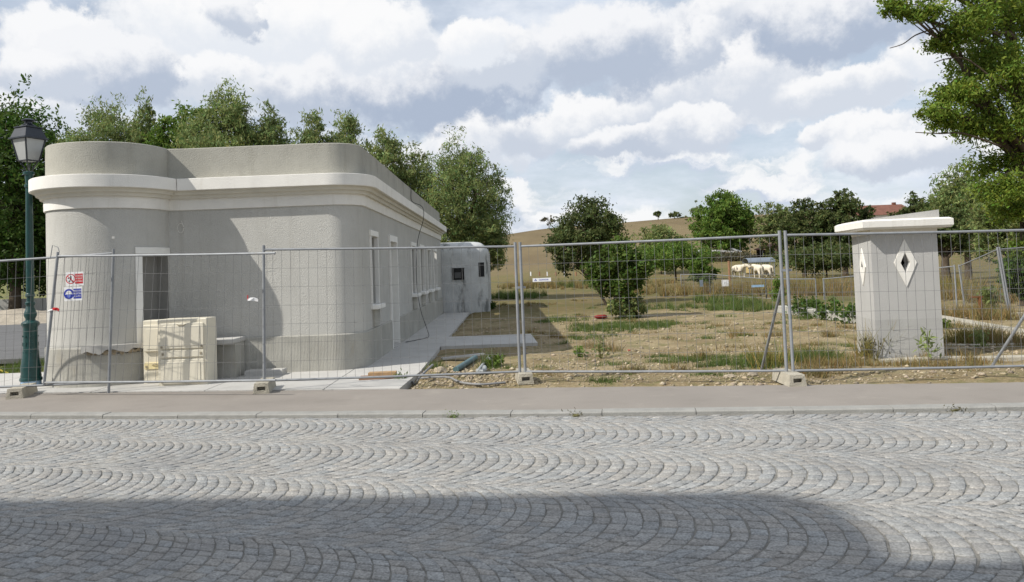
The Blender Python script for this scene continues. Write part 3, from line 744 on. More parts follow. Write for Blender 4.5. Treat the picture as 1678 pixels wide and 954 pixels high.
# ------------------------------------------------------------------ street lamp
lp = G(51, 632); lx, ly = lp.x, lp.y
lamp = thing('street_lamp', 'dark green cast iron street lamp with a four sided lantern beside the round bay', 'street lamp', (lx, ly, 0))
MB().lathe([(.15, .0), (.15, .09)], 20, (lx, ly, 0)).build('plastic_collar', BLUEH, lamp, smooth=40)
pr = [(.22, .10), (.225, .13), (.215, .16), (.20, .165), (.205, .20), (.195, .23), (.20, .30), (.205, .35), (.185, .45), (.165, .55), (.15, .70), (.143, .85), (.14, 1.12), (.147, 1.14), (.175, 1.18), (.178, 1.22), (.15, 1.25), (.10, 1.27), (.095, 1.30), (.125, 1.36), (.13, 1.40), (.11, 1.45), (.085, 1.52), (.078, 1.55), (.10, 1.58), (.10, 1.62), (.075, 1.64), (.072, 1.72), (.095, 1.74), (.095, 1.78), (.082, 1.80)]
pr = [(r*.74, z*.83) for r, z in pr]
MB().lathe(pr, 24, (lx, ly, 0)).build('pedestal', LAMPG, lamp, smooth=40)
MB().lathe([(.060, 1.48), (.056, 2.4), (.05, 3.22), (.068, 3.23), (.068, 3.27), (.052, 3.28), (.06, 3.42), (.085, 3.44), (.085, 3.475), (.05, 3.49)], 18, (lx, ly, 0)).build('column', LAMPG, lamp, smooth=40)
for z in (.80, .54, .67):
    for k in range(6):
        t = k*PI/3+.2; r = .106 if z > .6 else .108
        MB().box((lx+r*math.cos(t), ly+r*math.sin(t), z), (.016, .05, .025 if z != .67 else .06), rz=t).build('relief', LAMPG, lamp)
lz = 3.66; ra = math.radians(45-24)
def sqp(r, z): return [(lx+r*math.cos(ra+k*PI/2), ly+r*math.sin(ra+k*PI/2), z) for k in range(4)]
hd = MB()
for k in range(4):
    a = sqp(.15, lz)[k]; b = sqp(.24, lz+.36)[k]; hd.tube([a, b], .014, 6)
for r, z, rr in ((.15, lz, .011), (.24, lz+.36, .012)):
    q4 = sqp(r, z)
    for k in range(4): hd.tube([q4[k], q4[(k+1) % 4]], rr, 6)
for k in range(4):
    a = sqp(.135, lz)[k]; hd.tube([(lx+(a[0]-lx)*.3, ly+(a[1]-ly)*.3, 3.48), ((lx+a[0])/2, (ly+a[1])/2, 3.56), a], .011, 6)
lant = hd.build('lantern_frame', LAMPK, lamp)
for k in range(4):
    a, b = sqp(.146, lz+.008), sqp(.234, lz+.35); j = (k+1) % 4
    p4 = [Vector(a[k]), Vector(a[j]), Vector(b[j]), Vector(b[k])]; cc = sum(p4, Vector())/4; nn = (p4[1]-p4[0]).cross(p4[3]-p4[0]).normalized()
    gm = MB(); gm.add([v+nn*.002 for v in p4]+[v-nn*.002 for v in p4], [(0, 1, 2, 3), (7, 6, 5, 4)]+[(i, (i+1) % 4, 4+(i+1) % 4, 4+i) for i in range(4)])
    gm.build('pane', GLASS, lant)
gm = MB(); b = sqp(.135, lz-.004); gm.add(b+[(v[0], v[1], v[2]+.008) for v in b], [(3, 2, 1, 0), (4, 5, 6, 7), (0, 1, 5, 4), (1, 2, 6, 5), (2, 3, 7, 6), (3, 0, 4, 7)]); gm.build('bottom_pane', GLASS, lant)
hd = MB(); lay = [(.292, 4.015), (.292, 4.035), (.26, 4.045), (.19, 4.20), (.213, 4.204), (.213, 4.22), (.135, 4.225), (.095, 4.26)]
for r, z in lay: hd.v += sqp(r, z)
for i in range(len(lay)-1):
    for k in range(4): j = (k+1) % 4; hd.f.append((i*4+k, i*4+j, i*4+4+j, i*4+4+k))
hd.f += [(3, 2, 1, 0), tuple(len(lay)*4-4+k for k in range(4))]
hd.build('lantern_roof', LAMPK, lamp)
MB().lathe([(.087, 4.255), (.056, 4.28), (.056, 4.305), (.10, 4.325), (.10, 4.337), (.05, 4.358), (.02, 4.362)], 16, (lx, ly, 0)).build('finial', LAMPK, lamp, smooth=40)

# ------------------------------------------------------------------ construction fence
def panel(label, a0, a1, b0, b1, nv=27, nh=6, post='both', grp='mesh fence panels along the pavement', rail_ext=0.0, brace=None, pr_=.021, wr=.0025, clamp=False, stub=0.0):
    """a0/a1 bottom/top of left post, b0/b1 of right post"""
    a0, a1, b0, b1 = map(Vector, (a0, a1, b0, b1))
    t = thing('mesh_fence', label, 'fence panel', (a0+b0)/2, grp)
    if post in ('both', 'left'): MB().tube([a0, a1], pr_, 10).build('post', GALV, t, smooth=40)
    if post in ('both', 'right'): MB().tube([b0, b1], pr_, 10).build('post', GALV, t, smooth=40)
    def at(u, v):
        lo = a0.lerp(b0, u); hi_ = a1.lerp(b1, u); return lo.lerp(hi_, v)
    for v in (.018, .968): MB().tube([at(-rail_ext if v < .5 else 0, v), at(.33, v)+Vector((0, 0, -.004)), at(.66, v)+Vector((0, 0, -.005)), at(1+stub, v)], .0165, 8).build('rail', GALV, t, smooth=40)
    mb = MB()
    for i in range(1, nv):
        u = i/nv + R.uniform(-.001, .001)
        mb.tube([at(u, .02), at(u, .5)+Vector((0, .006*math.sin(i), 0)), at(u, .965)], wr, 4, caps=False)
    for j in range(1, nh+1):
        v = .02+.945*j/(nh+1)
        mb.tube([at(0, v), at(.5, v)+Vector((0, 0, -.006)), at(1, v)], wr*1.05, 4, caps=False)
    mb.build('wire_mesh', WIRE, t, kind='stuff')
    if brace: MB().tube(brace, .019, 8).build('brace', GALV, t, smooth=40)
    return t, at
def block(label, c, rz=0.0, z=0.0):
    t = thing('ballast_block', label, 'fence foot', c, 'concrete feet of the mesh fence')
    L_, Wd, Hh = .66, .225, .145
    q = Matrix.Rotation(rz, 4, 'Z'); c = Vector(c)
    # tapered concrete block with a rectangular pocket in each end
    mb = MB(); xx = (-L_/2, L_/2)
    def v(x, y, z): return q @ Vector((x, y, z)) + c
    for sgn in (-1, 1):
        x = sgn*L_/2
        o = [v(x, -Wd/2, 0), v(x, Wd/2, 0), v(x*.97, Wd/2-.02, Hh), v(x*.97, -Wd/2+.02, Hh)]
        i_ = [v(x*.995, -.055, .045), v(x*.995, .055, .045), v(x*.99, .055, .10), v(x*.99, -.055, .10)]
        d_ = [v(x-sgn*.10, -.05, .05), v(x-sgn*.10, .05, .05), v(x-sgn*.10, .05, .095), v(x-sgn*.10, -.05, .095)]
        mb.add(o+i_+d_, [(k, (k+1) % 4, 4+(k+1) % 4, 4+k) for k in range(4)]+[(4+k, 4+(k+1) % 4, 8+(k+1) % 4, 8+k) for k in range(4)]+[(8, 9, 10, 11)])
    mb.f += [(0, 12, 15, 3), (3, 15, 14, 2), (2, 14, 13, 1), (1, 13, 12, 0)]
    mb.build('body', BLOCK, t)
    return t
zb = .12
def post_pts(px0, py0, px1, py1, z0=zb):
    a = G(px0, py0, z0); return a, D(px1, py1, a.y)
C0, C1 = post_pts(433, 628, 432, 402)
Dl0, Dl1 = post_pts(852, 613, 844, 397)
Dr0, Dr1 = post_pts(861, 613, 852, 397)
El0, El1 = post_pts(1289, 612, 1277, 378)
Er0, Er1 = post_pts(1300, 612, 1286.5, 378)
B0, B1 = post_pts(178, 644, 186, 408, 0.0)
Z0, Z1 = post_pts(-178, 645, -174, 432)
Q0, Q1 = post_pts(1722, 603, 1712, 369)
Aa0, Aa1 = D(72, 631, 11.74), D(95, 413, 11.72)
Ab0 = D(452, 627, 10.82); Ab1 = D(451, 408, 10.82)
# left of post B the bottom rail sits lower than the post end
Bl = B0.copy(); Bl.z = .12
t0, at0 = panel('galvanised mesh fence panel in front of the lamp post, carrying two safety signs', Z0, Z1, Bl+Vector((-.004, 0, 0)), B1, post='left')
MB().tube([B0, B1], .021, 10).build('post', GALV, t0, smooth=40)
t1, at1 = panel('mesh fence panel in front of the beige cabinets, its left post leaning', Aa0, Aa1, Ab0, Ab1, post='left', nv=28)
MB().tube([Aa1+Vector((.02, 0, 0)), Aa1+Vector((.0, 0, .07)), Aa1+Vector((-.08, 0, .10)), Aa1+Vector((-.11, 0, -.08))], .006, 6).build('hook', GALV, t1)
t2, at2 = panel('mesh fence panel across the rounded corner and side walkway of the building', C0, C1, Dl0, Dl1, nv=28)
Cs = []
t3, at3 = panel('mesh fence panel in front of the shrub, with a small white plate and a brace', Dr0, Dr1, El0, El1, nv=28, nh=6,
                brace=[El0.lerp(El1, .62)+Vector((.01, .03, 0)), G(1253, 613, .0)+Vector((0, .15, .02))])
MB().box(El0.lerp(El1, .72)+Vector((.06, 0, 0)), (.14, .05, .03)).build('coupler', GALV, t3)
MB().box(Dl0.lerp(Dl1, .6)+Vector((.06, 0, .1)), (.13, .05, .03)).build('coupler', GALV, t2)
br0 = D(1690, 500, Q0.y+.35); br1 = G(1624, 603, .03)
t4, at4 = panel('mesh fence panel in front of the white kiosk at the right edge', Er0, Er1, Q0, Q1, nv=28, brace=[br0, br1])
block('concrete fence foot at the base of the street lamp', (G(66, 640).x+.03, 11.86, .0), math.radians(90+14))
block('concrete fence foot standing on the pavement left of the brown board', (C0.x-.03, C0.y+.12, 0), math.radians(90+8))
block('concrete fence foot under the twin posts near the loose pipes', (Dl0.x+.06, Dl0.y+.14, .0), math.radians(90+3))
ea, eb = G(1309, 634), G(1272, 619)
block('largest looking concrete fence foot, seen end on, left of the kiosk', (ea+(eb-ea)*.42), math.atan2((eb-ea).y, (eb-ea).x))
# tapes
def tape(label, at, u, v, size=.10, dirx=1):
    p = at(u, v); mb = MB(); a = p+Vector((0, -.008, 0))
    prof = [(0, 0, .012), (.03, .01, .02), (.07, .005, .024), (.11, -.012, .018)]
    for i, (x, z, h) in enumerate(prof): mb.v += [(a.x+dirx*x*size/.1, a.y-.01-.01*math.sin(i*2), a.z+z-h), (a.x+dirx*x*size/.1, a.y-.012, a.z+z+h), (a.x+dirx*x*size/.1, a.y-.002-.01*math.sin(i*2), a.z+z+h), (a.x+dirx*x*size/.1, a.y, a.z+z-h)]
    for i in range(3):
        for k in range(4): mb.f.append((4*i+k, 4*i+(k+1) % 4, 4*i+4+(k+1) % 4, 4*i+4+k))
    mb.f += [(3, 2, 1, 0), (12, 13, 14, 15)]
    return mb
rb = thing('barrier_tape', 'scrap of red and white tape knotted round the leaning fence post', 'tape', at1(0, .56))
tape('', at1, 0.002, .565, .10).build('red_end', REDP, rb); MB().tube([at1(0, .556)+Vector((-.03, -.025, 0)), at1(0, .56)+Vector((.03, -.03, .01))], .012, 6).build('white_knot', WHP, rb)
wb = thing('barrier_tape', 'scrap of white tape tied to the mesh left of the post by the walkway', 'tape', at1(.84, .6))
tape('', at1, .885, .62, .13).build('white_end', WHP, wb); MB().tube([at1(.885, .62)+Vector((0, -.01, 0)), at1(.885, .655)+Vector((0, -.012, 0))], .008, 6).build('red_knot', REDP, wb)

# ------------------------------------------------------------------ signs on the mesh
def sign_root(name, label, p00, p10, p01, n_off=.012):
    """p00 bottom-left, p10 bottom-right, p01 top-left (world); returns root, w, h (local x right, y up, z to viewer)"""
    X = (p10-p00); w = X.length; X.normalize(); Yv = p01-p00; h = Yv.length; Z = X.cross(Yv).normalized(); Yv = Z.cross(X)
    t = thing(name, label, 'sign')
    mtx = Matrix((X, Yv, Z)).transposed().to_4x4(); mtx.translation = p00+Z*n_off
    return t, w, h, mtx
def flat(t, name, polys, mt, z0, z1):
    mb = MB()
    for p in polys: mb.prism(p, z0, z1)
    return mb.build(name, mt, t)
def ring(cx, cy, r0_, r1_, n=24, sq=1.0):
    return [[(cx+r0_*math.cos(a), cy+r0_*sq*math.sin(a)), (cx+r1_*math.cos(a), cy+r1_*sq*math.sin(a)), (cx+r1_*math.cos(b), cy+r1_*sq*math.sin(b)), (cx+r0_*math.cos(b), cy+r0_*sq*math.sin(b))] for a, b in ((2*PI*i/n, 2*PI*(i+1)/n) for i in range(n))]
def disc(cx, cy, r, n=24): return [(cx+r*math.cos(2*PI*i/n), cy+r*math.sin(2*PI*i/n)) for i in range(n)]
ys_ = at0(.9, .6).y - .03
sp_ = lambda px, py: D(px, py, ys_)
t, w, h, mx_ = sign_root('safety_sign', 'upper white sign with a red no entry pictogram and red text block', sp_(109, 469), sp_(138, 467.5), sp_(111.5, 446.5))
flat(t, 'plate', [[(0, 0), (w, 0), (w, h), (0, h)]], WHP, -.004, 0)
cxs, cys, rr = w*.27, h*.5, h*.36
flat(t, 'ring', ring(cxs, cys, rr*.84, rr), REDP, 0, .0012)
flat(t, 'walking_figure', [disc(cxs+.004, cys+rr*.52, rr*.13, 12), [(cxs-.012, cys-.01), (cxs+.012, cys-.01), (cxs+.014, cys+rr*.36), (cxs-.010, cys+rr*.36)],
     [(cxs-.012, cys-.012), (cxs+.002, cys-.012), (cxs-.022, cys-rr*.62), (cxs-.036, cys-rr*.6)], [(cxs, cys-.012), (cxs+.012, cys-.012), (cxs+.034, cys-rr*.58), (cxs+.022, cys-rr*.62)],
     [(cxs-.01, cys+rr*.34), (cxs-.01, cys+rr*.2), (cxs-.04, cys+.0), (cxs-.045, cys+.014)]], BLKP, 0, .001)
flat(t, 'slash', [[(cxs-rr*.66, cys+rr*.56), (cxs-rr*.56, cys+rr*.66), (cxs+rr*.66, cys-rr*.56), (cxs+rr*.56, cys-rr*.66)]], REDP, 0, .0016)
flat(t, 'text_block', [[(w*.52, h*.14), (w*.96, h*.14), (w*.96, h*.86), (w*.52, h*.86)]], REDP, 0, .0012)
for i, s in enumerate(('CHANTIER', 'INTERDIT', 'AU PUBLIC')): text_mesh(s, .034, WHP, t, Matrix.Translation((w*.74, h*(.69-.19*i), .0018)), sx=.66)
t.matrix_world = mx_
t, w, h, mx_ = sign_root('safety_sign', 'lower white sign with a blue helmet pictogram and blue text block', sp_(106, 493.5), sp_(135.5, 492), sp_(108, 471))
flat(t, 'plate', [[(0, 0), (w, 0), (w, h), (0, h)]], WHP, -.004, 0)
cxs = w*.27
flat(t, 'disc', [disc(cxs, h*.5, h*.37)], BLUEP, 0, .0012)
flat(t, 'helmet', [[(cxs+h*.22*math.cos(a), h*.52+h*.22*math.sin(a)) for a in np.linspace(0, PI, 12)], [(cxs-h*.27, h*.47), (cxs+h*.27, h*.47), (cxs+h*.25, h*.525), (cxs-h*.25, h*.525)]], WHP, .0012, .0022)
flat(t, 'face', [[(cxs-h*.14, h*.44), (cxs+h*.14, h*.44), (cxs+h*.10, h*.28), (cxs, h*.22), (cxs-h*.10, h*.28)]], mat('light_blue_print', (.16, .22, .62), .5, .02), .0012, .002)
flat(t, 'text_block', [[(w*.52, h*.14), (w*.96, h*.14), (w*.96, h*.86), (w*.52, h*.86)]], BLUEP, 0, .0012)
for i, s in enumerate(('PROTECTION', 'OBLIGATOIRE', 'DE LA TÊTE')): text_mesh(s, .034, WHP, t, Matrix.Translation((w*.74, h*(.70-.20*i), .0018)), sx=.56)
t.matrix_world = mx_
yp = at3(.1, .7).y-.02
sp_ = lambda px, py: D(px, py, yp)
t, w, h, mx_ = sign_root('fence_plate', 'small white name plate wired to the mesh left of the shrub', sp_(873, 462.3), sp_(903, 461), sp_(872.7, 456.3))
flat(t, 'plate', [[(0, 0), (w, 0), (w, h), (0, h)]], WHP, -.003, 0)
text_mesh('Laurmont', h*.68, BLUEP, t, Matrix.Translation((w*.60, h*.56, .0012)), sx=.95)
flat(t, 'emblem', [disc(w*.155+h*.2*math.cos(a), h*.48+h*.2*math.sin(a), h*.14, 10) for a in (PI/2, PI*7/6, PI*11/6)], BLUEP, 0, .0012)
t.matrix_world = mx_

# ------------------------------------------------------------------ debris by the fence
def pipe(label, name, pts, r, mt, cat, n=10, cap=True, bore=False):
    t = MB().tube(pts, r, n).build(name, mt, smooth=40); return tag(t, label, cat)
def Gz(px, py, dz=0.0):
    p = G(px, py, 0); p = G(px, py, gz(p.x, p.y)+dz); return p
a, b = Gz(724, 588, .05), Gz(793, 580, .07)
d = (b-a); mbd = MB().box((a+b)/2, (d.length, .13, .03), mtx=d.to_track_quat('X', 'Z').to_matrix().to_4x4()); tag(mbd.build('timber_board', WOODG), 'weathered grey board lying over the teal pipe', 'board')
pipe('teal plastic pipe lying on the dirt under the grey board', 'pipe', [Gz(747, 606, .05), Gz(779, 586, .05)], .048, TEAL, 'pipe', 14)
t = thing('pipe', 'grey plastic pipe with elbow fittings beside the green weed', 'pipe', Gz(790, 605))
MB().tube(smoothpts([Gz(784, 607, .05), Gz(793, 596, .05), Gz(800, 588, .06)], 3), .03, 10).build('tube', PVC, t, smooth=40)
MB().tube(smoothpts([Gz(798, 590, .06), Gz(802, 586, .08), Gz(805, 590, .07), Gz(803, 594, .05)], 4), .036, 10).build('elbow', PVC, t, smooth=40)
MB().tube(smoothpts([Gz(783, 608, .05), Gz(788, 609, .05), Gz(794, 606, .07), Gz(794, 602, .09)], 4), .036, 10).build('elbow', PVC, t, smooth=40)
pipe('stiff grey hose end sticking up from the dirt near the walkway corner', 'hose', smoothpts([Gz(683, 628, .02), Gz(688, 618, .1), Gz(709, 598, .16)], 5), .018, HOSE, 'hose')
pipe('long grey hose snaking along the dirt to the twin post foot', 'hose', smoothpts([Gz(690, 620, .03), Gz(716, 618, .04), Gz(737, 619, .05), Gz(748, 624, .05), Gz(762, 628, .03), Gz(790, 630, .03), Gz(828, 627, .03)], 6), .016, HOSE, 'hose')
pipe('thin dark hose lying by the corner weed', 'hose', smoothpts([Gz(666, 618, .03), Gz(673, 624, .04), Gz(680, 630, .03)], 4), .014, CABLE, 'hose')
bd = thing('board_stack', 'two brown boards stacked on the concrete apron at the building corner', 'boards', G(618, 618))
p = G(618, 620, .012)
MB().box((p.x, p.y, .030), (.52, .28, .03), rz=.06).build('board', WOODP, bd); MB().box((p.x+.08, p.y+.03, .075), (.42, .17, .055), rz=.03).build('board', mat('tan_board', (.36, .24, .13), .85, .2, 10), bd)
tag(MB().tube(smoothpts([Gz(14, 612, .03), Gz(8, 610, .02), Gz(0, 607, .03), Gz(-20, 606, .03)], 4), .02, 6).build('hose', YELL), 'yellow hose lying in the grass left of the street lamp', 'hose')
def rock(label, name, c, s, mt, cat='stone', seed=0, grp=None):
    b = bmesh.new(); bmesh.ops.create_icosphere(b, subdivisions=2, radius=1)
    for v in b.verts:
        k = 1+.35*mnoise.noise(v.co*1.3+Vector((seed*7.1, seed, 0))); v.co = Vector((v.co.x*s[0]*k, v.co.y*s[1]*k, v.co.z*s[2]*k))
    me = bpy.data.meshes.new(name); b.to_mesh(me); b.free(); me.materials.append(mt)
    a = me.attributes.new('tint', 'FLOAT_COLOR', 'FACE'); a.data.foreach_set('color', [1.0]*(4*len(me.polygons)))
    o = bpy.data.objects.new(name, me); COL.objects.link(o); o.location = c; o.rotation_euler = (0, 0, seed*1.3); return tag(o, label, cat, grp)
rock('large pale rubble stone beside the lower end of the teal pipe', 'stone', Gz(722, 608, .03), (.14, .10, .07), STONE, seed=1)
rock('pale flat stone by the brace foot left of the kiosk', 'stone', Gz(1195, 617, .02), (.09, .06, .03), STONE, seed=2)
rock('rough stone behind the foot of the twin leaning posts', 'stone', Gz(1233, 614, .02), (.08, .06, .04), STONE, seed=3)
rock('white broken stone on the apron corner under the weed', 'stone', Gz(655, 628, .03), (.13, .09, .05), mat('white_stone', (.6, .58, .53), .9, .1, 8, tint=True), seed=4)
tag(rock('', 'cloth', Gz(985, 519, .05), (.20, .12, .06), REDC, seed=5), 'crumpled red cloth on the soil beside the shrub', 'cloth')
tag(rock('', 'plastic_scrap', Gz(1031, 574, .02), (.04, .03, .012), REDC, seed=6), 'small scrap of red plastic on the dirt', 'scrap')

# ------------------------------------------------------------------ foliage generators
def leafquads(P, size, asp=.45, up=.0, jit=.35, seed=0):
    n = len(P); g = np.random.default_rng(seed)
    d = g.normal(size=(n, 3)); d[:, 2] += up; d /= np.linalg.norm(d, axis=1)[:, None]+1e-9
    e = g.normal(size=(n, 3)); e -= (e*d).sum(1)[:, None]*d; e /= np.linalg.norm(e, axis=1)[:, None]+1e-9
    s = size*(1+jit*g.uniform(-1, 1, n))[:, None]
    v = np.stack([P-d*s*.5, P+e*s*asp*.5-d*s*.05, P+d*s*.5, P-e*s*asp*.5-d*s*.05], 1).reshape(-1, 3)
    return v, np.arange(4*n).reshape(-1, 4)
def crown_pts(lobes, nleaf, g, clump=26, cs=.16, shell=.55):
    """lobes: (x,y,z,rx,ry,rz). leaves gather in clumps near the lobes' surfaces"""
    lo = np.array(lobes); w = (lo[:, 3]*lo[:, 4]*lo[:, 5])**.55; w /= w.sum()
    nc = max(4, nleaf//clump)
    li = g.choice(len(lo), nc, p=w); d = g.normal(size=(nc, 3)); d /= np.linalg.norm(d, axis=1)[:, None]
    r = shell+(1.06-shell)*g.random(nc)**.8; r *= 1+.13*g.normal(size=nc); r = np.where(g.random(nc) < .13, r*(1.12+.25*g.random(nc)), r)
    C_ = lo[li, :3]+d*r[:, None]*lo[li, 3:]
    sz = lo[li, 3:].mean(1)*cs*(.6+.8*g.random(nc))
    P = np.repeat(C_, clump, 0)+g.normal(size=(nc*clump, 3))*np.repeat(sz, clump)[:, None]*np.array([1, 1, .75])
    tn = np.repeat(.72+.55*g.random(nc), clump)*(.85+.3*g.random(nc*clump))
    return P, tn
def tree(name, label, base, lobes, nleaf, size, kind, trunk_r, trunk_h=None, asp=.45, up=0., cs=.16, clump=26, shell=.55, cat='tree', grp=None, limbs=True, lean=(0, 0), seed=1, extra=None, limb_to=None):
    g = np.random.default_rng(seed); base = Vector(base)
    t = thing(name, label, cat, base, grp)
    lc = [Vector(l[:3]) for l in lobes]; top = max(lc, key=lambda v: v.z)
    th = trunk_h or (top.z-base.z)*.7
    tr = MB(); 
    tp = [base+Vector((0, 0, -.15)), base+Vector((lean[0]*.3+.05*g.normal()*trunk_r*4, lean[1]*.3, th*.35)), base+Vector((lean[0]*.7, lean[1]*.7+.03*g.normal(), th*.7)), base+Vector((lean[0], lean[1], th))]
    sp = smoothpts(tp, 4); tr.tube(sp, [trunk_r*(1.25-.9*i/(len(sp)-1)) for i in range(len(sp))], 8)
    tro = tr.build('trunk', BARK, t, smooth=True)
    if limbs:
        lb = MB()
        for i, c in enumerate(lc):
            if limb_to and i % limb_to: continue
            s = sp[int((.35+.6*g.random())*(len(sp)-1))]
            if c.z < s.z: s = sp[int(len(sp)*.45)]
            mid = s.lerp(c, .5)+Vector((g.normal()*.08, g.normal()*.08, .12))*(c-s).length
            rr = max(.012, trunk_r*.42)
            lb.tube(smoothpts([s, mid, c], 3), [rr*(1-.8*k/6) for k in range(7)], 5)
            for q in range(3):
                l = lobes[i]; e_ = c+Vector((g.uniform(-1, 1)*l[3], g.uniform(-1, 1)*l[4], g.random()*l[5]))*.75
                lb.tube([mid.lerp(c, .6), mid.lerp(e_, .6)+Vector((0, 0, .05)), e_], [rr*.35, rr*.22, rr*.07], 4)
        lb.build('limbs', BARK, t, smooth=True)
    P, tn = crown_pts(lobes, nleaf, g, clump, cs, shell)
    if extra is not None: P = np.vstack([P, extra[0]]); tn = np.concatenate([tn, extra[1]])
    v, f = leafquads(P, size, asp, up, seed=seed)
    hue = 1+.14*np.random.default_rng(seed+5).normal(size=len(tn))
    tint = np.stack([tn*hue, tn, tn*.9], 1)
    raw('crown', v, f, LEAF[kind], t, tint=tint)
    return t
def auto_lobes(cx, cy, z0, z1, rx, ry, n, g, rel=(.30, .48), flat=.85, cone=0.0):
    """n lobes filling an envelope between z0 and z1 around (cx,cy)"""
    o = []; hz = (z1-z0)/2; zc = (z0+z1)/2
    for i in range(n):
        u = 1-2*(i+.5)/n; a = i*2.39996+.5*g.random(); q = math.sqrt(1-u*u); d = (q*math.cos(a), q*math.sin(a), u); r = .55+.22*g.random()
        k = rel[0]+(rel[1]-rel[0])*g.random()
        sh = 1-cone*max(0, d[2]*r)
        o.append((cx+d[0]*rx*r*sh, cy+d[1]*ry*r*sh, zc+d[2]*hz*r, rx*k*sh, ry*k*sh, min(hz, max(rx, .6*hz))*k*flat))
    o.append((cx, cy, zc, rx*.5, ry*.5, hz*.5))
    return o
def pxtree(name, label, px, top, bot, wpx, Y, kind, nl=12, leaves=6000, size=.16, seed=1, base_z=None, basepx=None, asp=.45, up=0., cs=.17, trunk=.16, cone=0., rel=(.30, .48), ry=None, cat='tree', grp=None, shell=.5, limbs=True, clump=26, tilt=0):
    a = D(px, top, Y); b = D(px, bot, Y); rx = wpx/2/F*Y; g = np.random.default_rng(seed)
    bx = D(basepx, bot, Y).x if basepx else a.x
    zb_ = gz(bx, Y) if base_z is None else base_z
    lb = auto_lobes(a.x, Y, b.z, a.z, rx, ry or rx, nl, g, rel, cone=cone)
    # make sure the envelope's top, left and right are reached
    k = rel[1]; hz = (a.z-b.z)/2
    lb += [(a.x+tilt*rx, Y, a.z-hz*k*.8, rx*k*.8, rx*k*.8, hz*k*.8), (a.x-rx*(1-k*.8), Y, (a.z+b.z)/2+hz*.1, rx*k*.8, rx*k*.8, hz*k), (a.x+rx*(1-k*.8), Y, (a.z+b.z)/2, rx*k*.8, rx*k*.8, hz*k)]
    return tree(name, label, (bx, Y, zb_), lb, int(leaves*1.7), size, kind, trunk, trunk_h=max(.5, (a.z-zb_)*.62), asp=asp, up=up, cs=cs, seed=seed, cat=cat, grp=grp, shell=shell, limbs=limbs, clump=clump, lean=(a.x-bx, 0))

# row of trees behind the house
GB = 'trees behind the building'
pxtree('broadleaf_tree', 'tall dark broadleaf tree behind the street lamp at the left edge', 20, 148, 480, 240, 50, 'dark', 24, 19000, .28, 3, shell=.3, grp=GB, trunk=.3)
pxtree('broadleaf_tree', 'dark tree just left of the building behind the low wall', -130, 165, 470, 240, 54, 'dark', 14, 7000, .28, 4, grp=GB, trunk=.3)
pxtree('broadleaf_tree', 'low dark tree between the lamp column and the round bay', 90, 260, 485, 150, 53, 'dark', 10, 7000, .24, 5, grp=GB, trunk=.2)
WL = dict(kind='willow', asp=.28, up=1.2, cs=.21, clump=22)
pxtree('willow_tree', 'broad pale willow top rising left behind the round bay', 176, 164, 360, 140, 46, nl=12, leaves=11000, size=.22, seed=6, grp=GB, trunk=.16, cone=.5, **WL)
pxtree('willow_tree', 'narrow pale willow spire beside the broad pale willow', 236, 164, 350, 72, 45, nl=9, leaves=6000, size=.22, seed=7, grp=GB, trunk=.12, cone=.6, **WL)
pxtree('broadleaf_tree', 'bright green broadleaf tree between the willow spire and the tallest willow', 304, 168, 350, 125, 44, 'mid', 12, 7500, .22, 8, grp=GB, trunk=.18)
pxtree('willow_tree', 'tallest willow behind the middle of the building front', 374, 142, 350, 150, 42, nl=13, leaves=13500, size=.22, seed=9, grp=GB, trunk=.18, cone=.5, **WL)
pxtree('willow_tree', 'slim willow at the right side of the tallest willow', 443, 168, 340, 74, 43, nl=9, leaves=6000, size=.21, seed=10, grp=GB, trunk=.12, cone=.5, **WL)
pxtree('willow_tree', 'slender willow standing alone above the rounded roof corner', 512, 176, 350, 76, 42, nl=9, leaves=6000, size=.21, seed=12, grp=GB, trunk=.12, cone=.55, **WL)
pxtree('willow_tree', 'greener willow above the start of the side cornice', 566, 184, 360, 92, 42, nl=10, leaves=7500, size=.20, seed=13, grp=GB, trunk=.13, cone=.5, **WL)
pxtree('willow_tree', 'darker willow halfway along the side parapet', 628, 208, 400, 118, 41, 'pale', 11, 7500, .21, 14, asp=.3, up=.9, cs=.2, grp=GB, trunk=.15, cone=.3)
pxtree('willow_tree', 'grey green willow half hidden behind the big round willow', 674, 228, 420, 84, 43, 'pale', 9, 4000, .2, 15, asp=.3, up=.9, cs=.2, grp=GB, trunk=.13)
pxtree('willow_tree', 'big rounded willow behind the bunker with its whole crown visible', 754, 222, 456, 158, 41, 'willow', 26, 21000, .18, 16, asp=.28, up=.7, cs=.19, clump=24, grp=GB, trunk=.2, rel=(.30, .42), tilt=-.15)
pxtree('willow_tree', 'low dark willow foliage right behind the bunker roof', 790, 340, 462, 75, 40, 'pale', 10, 5500, .19, 17, asp=.3, cs=.2, grp=GB, trunk=.1)

pxtree('bush', 'dark undergrowth beneath the tall tree at the left edge', -10, 330, 494, 200, 52.5, 'dark', 18, 8000, .24, 18, trunk=.08, grp='undergrowth behind the low wall', cat='bush', cs=.2)
pxtree('bush', 'dark undergrowth beneath the trees beside the round bay', 105, 330, 494, 160, 52, 'dark', 16, 7000, .24, 19, trunk=.08, grp='undergrowth behind the low wall', cat='bush', cs=.2)
